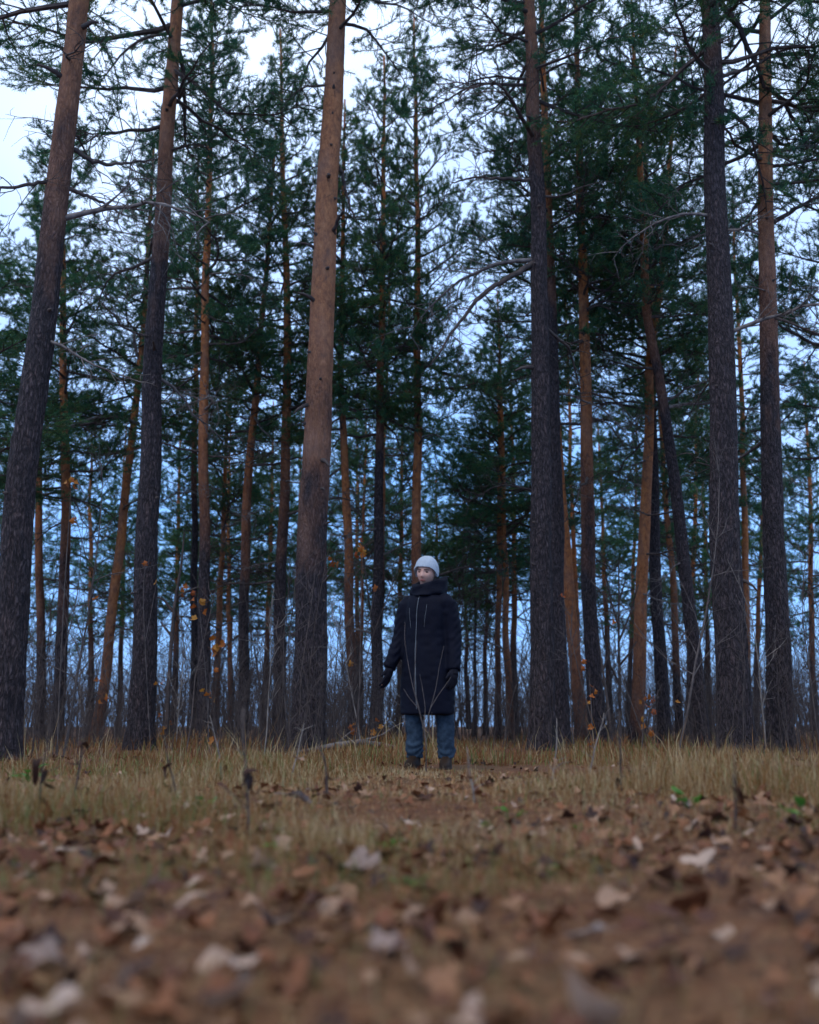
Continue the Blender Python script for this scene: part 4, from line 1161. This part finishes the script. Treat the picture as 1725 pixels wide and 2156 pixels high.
# collar and hood: a padded ring, low under the chin and high at the nape
nt_, npf = 56, 18
th = np.arange(nt_) * 2 * math.pi / nt_; ph = np.arange(npf) * 2 * math.pi / npf
TH, PH = np.meshgrid(th, ph, indexing='ij')
back = (1 + np.sin(TH)) / 2                       # 0 under the chin, 1 at the nape
hh = .050 + .034 * back + .010 * np.cos(TH); zz = 1.432 + .042 * back + .006 * np.cos(TH)
rr = .022 + .012 * back
rx = .118 + .012 * back; ry = .112 + .020 * back
ring = rr * np.sign(np.cos(PH)) * np.abs(np.cos(PH)) ** .8 + .022 * np.clip(-np.sin(PH), 0, 1) + .010 * back * np.sin(PH)
X = (rx + ring) * np.cos(TH); Yy = (ry + ring) * np.sin(TH) + .012
Z = zz + hh * np.sign(np.sin(PH)) * np.abs(np.sin(PH)) ** .8
Z = Z + vnoise(np.stack([X * 14, Yy * 14, Z * 0], -1), 18) * .010
f = vnoise(np.stack([X * 22, Yy * 22, Z * 34], -1), 17) * .013
X, Yy = X * (1 + f / .12), Yy * (1 + f / .12)
c_, s_ = math.cos(YAW), math.sin(YAW)
V = np.stack([X * c_ - Yy * s_ + .012, X * s_ + Yy * c_, Z], -1).reshape(-1, 3)
i = np.arange(nt_)[:, None] * npf; i2 = ((np.arange(nt_) + 1) % nt_)[:, None] * npf; j = np.arange(npf)[None]; j2 = (j + 1) % npf
q = np.stack([i + j, i2 + j, i2 + j2, i + j2], -1).reshape(-1, 4)
F = np.concatenate([q[:, [0, 1, 2]], q[:, [0, 2, 3]]])
add('hood', tri_mesh('hood', V, F, [COAT]), coat)

# zip and pocket seams: laid on the coat by casting rays at it
from mathutils.bvhtree import BVHTree
from mathutils import Vector
bv = BVHTree.FromPolygons([v.co[:] for v in coat.data.vertices], [p.vertices[:] for p in coat.data.polygons])
fdir = np.array([math.sin(YAW), -math.cos(YAW), 0])
rgt = np.array([math.cos(YAW), math.sin(YAW), 0])
def on_coat(off, z, lift=.002):
    o_ = rgt * off + fdir * .6 + np.array([0, 0, z])
    h = bv.ray_cast(Vector(o_.tolist()), Vector((-fdir).tolist()))
    return (np.array(h[0]) + fdir * lift) if h[0] is not None else None
def seam(name, line, w, mat):
    pts = [on_coat(o_, z) for o_, z in line]; pts = np.array([p for p in pts if p is not None])
    pts[1:-1] = .25 * pts[:-2] + .5 * pts[1:-1] + .25 * pts[2:]
    add(name, MB().put(*tube(pts, w, 6)).mesh(name, [mat]), coat)
zs_ = np.linspace(1.40, .47, 60)
seam('zip', [(-.012 + .01 * math.sin(z * 5), z) for z in zs_], .0028, ZIPM)
seam('pocket_seam', [(.075 - (1.30 - z) * .12, z) for z in np.linspace(1.30, 1.12, 14)], .0014, ZIPM)
seam('pocket_seam', [(-.095 + (1.30 - z) * .1, z) for z in np.linspace(1.28, 1.12, 14)], .0014, ZIPM)

# jeans
mb = MB()
mb.put(*loft([(0, 0, .78, .16, .12), (0, 0, .92, .165, .12)], 24, YAW))
for a, b, c in ((HIP_R, KN_R, AN_R), (HIP_L, KN_L, AN_L)):
    pth = spline([a, b, c + np.array([0, 0, .0])], 20)
    mb.put(*tube(pth, np.interp(np.linspace(0, 1, 20), [0, .45, .75, .93, 1], [.098, .076, .069, .072, .066]), 22))
V, F = mb.arrays()[:2]
me = remeshed(V, F, .009, 3); me.materials.append(DENIM)
displace(me, lambda c: vnoise(np.stack([c[:, 0] * 10, c[:, 1] * 10, c[:, 2] * 26], -1), 25) * .008 + np.clip((.32 - c[:, 2]) / .2, 0, 1) * np.sin(c[:, 2] * 120 + 8 * vnoise(c * 9, 26)) * .005)
add('jeans', me, person)
# boots
for c, tw in ((AN_R, -.35), (AN_L, -.15)):
    Mx = rot_z(tw)
    mb = MB()
    mb.put(*loft([(0, .0, .075, .046, .055), (0, .0, .12, .045, .05), (0, .0, .17, .047, .05)], 20))
    mb.put(*loft([(0, -.055, .012, .045, .135), (0, -.055, .03, .048, .138), (0, -.045, .06, .046, .125), (0, -.02, .085, .043, .085), (0, -.005, .11, .042, .055)], 24))
    V, F = mb.arrays()[:2]
    V = V @ Mx.T + np.array([c[0], c[1], 0])
    me = remeshed(V, F, .008, 3); me.materials.append(BOOTM); me.polygons.foreach_set('use_smooth', np.ones(len(me.polygons), bool))
    bt = add('boot', me, person)
    V, F = loft([(0, -.055, 0, .046, .140), (0, -.055, .022, .050, .145)], 24)
    add('sole', MB().put(V @ Mx.T + np.array([c[0], c[1], 0.002]), F).mesh('sole', [DARKM]), bt)
# gloves
for w, tp, th in ((WR_R, TIP_R, np.array([-.6, -.8, 0])), (WR_L, TIP_L, np.array([-.8, -.6, 0]))):
    V, F = hand_geo(w, tp, th, 1.12)
    d = norm(tp - w)
    mb = MB(); mb.put(V, F); mb.put(*tube(np.array([w - d * .05, w + d * .02, w + d * .05]), [.036, .037, .036], 16))
    me = remeshed(*mb.arrays()[:2], .0045, 2); me.materials.append(GLOVE); me.polygons.foreach_set('use_smooth', np.ones(len(me.polygons), bool))
    add('glove', me, person)
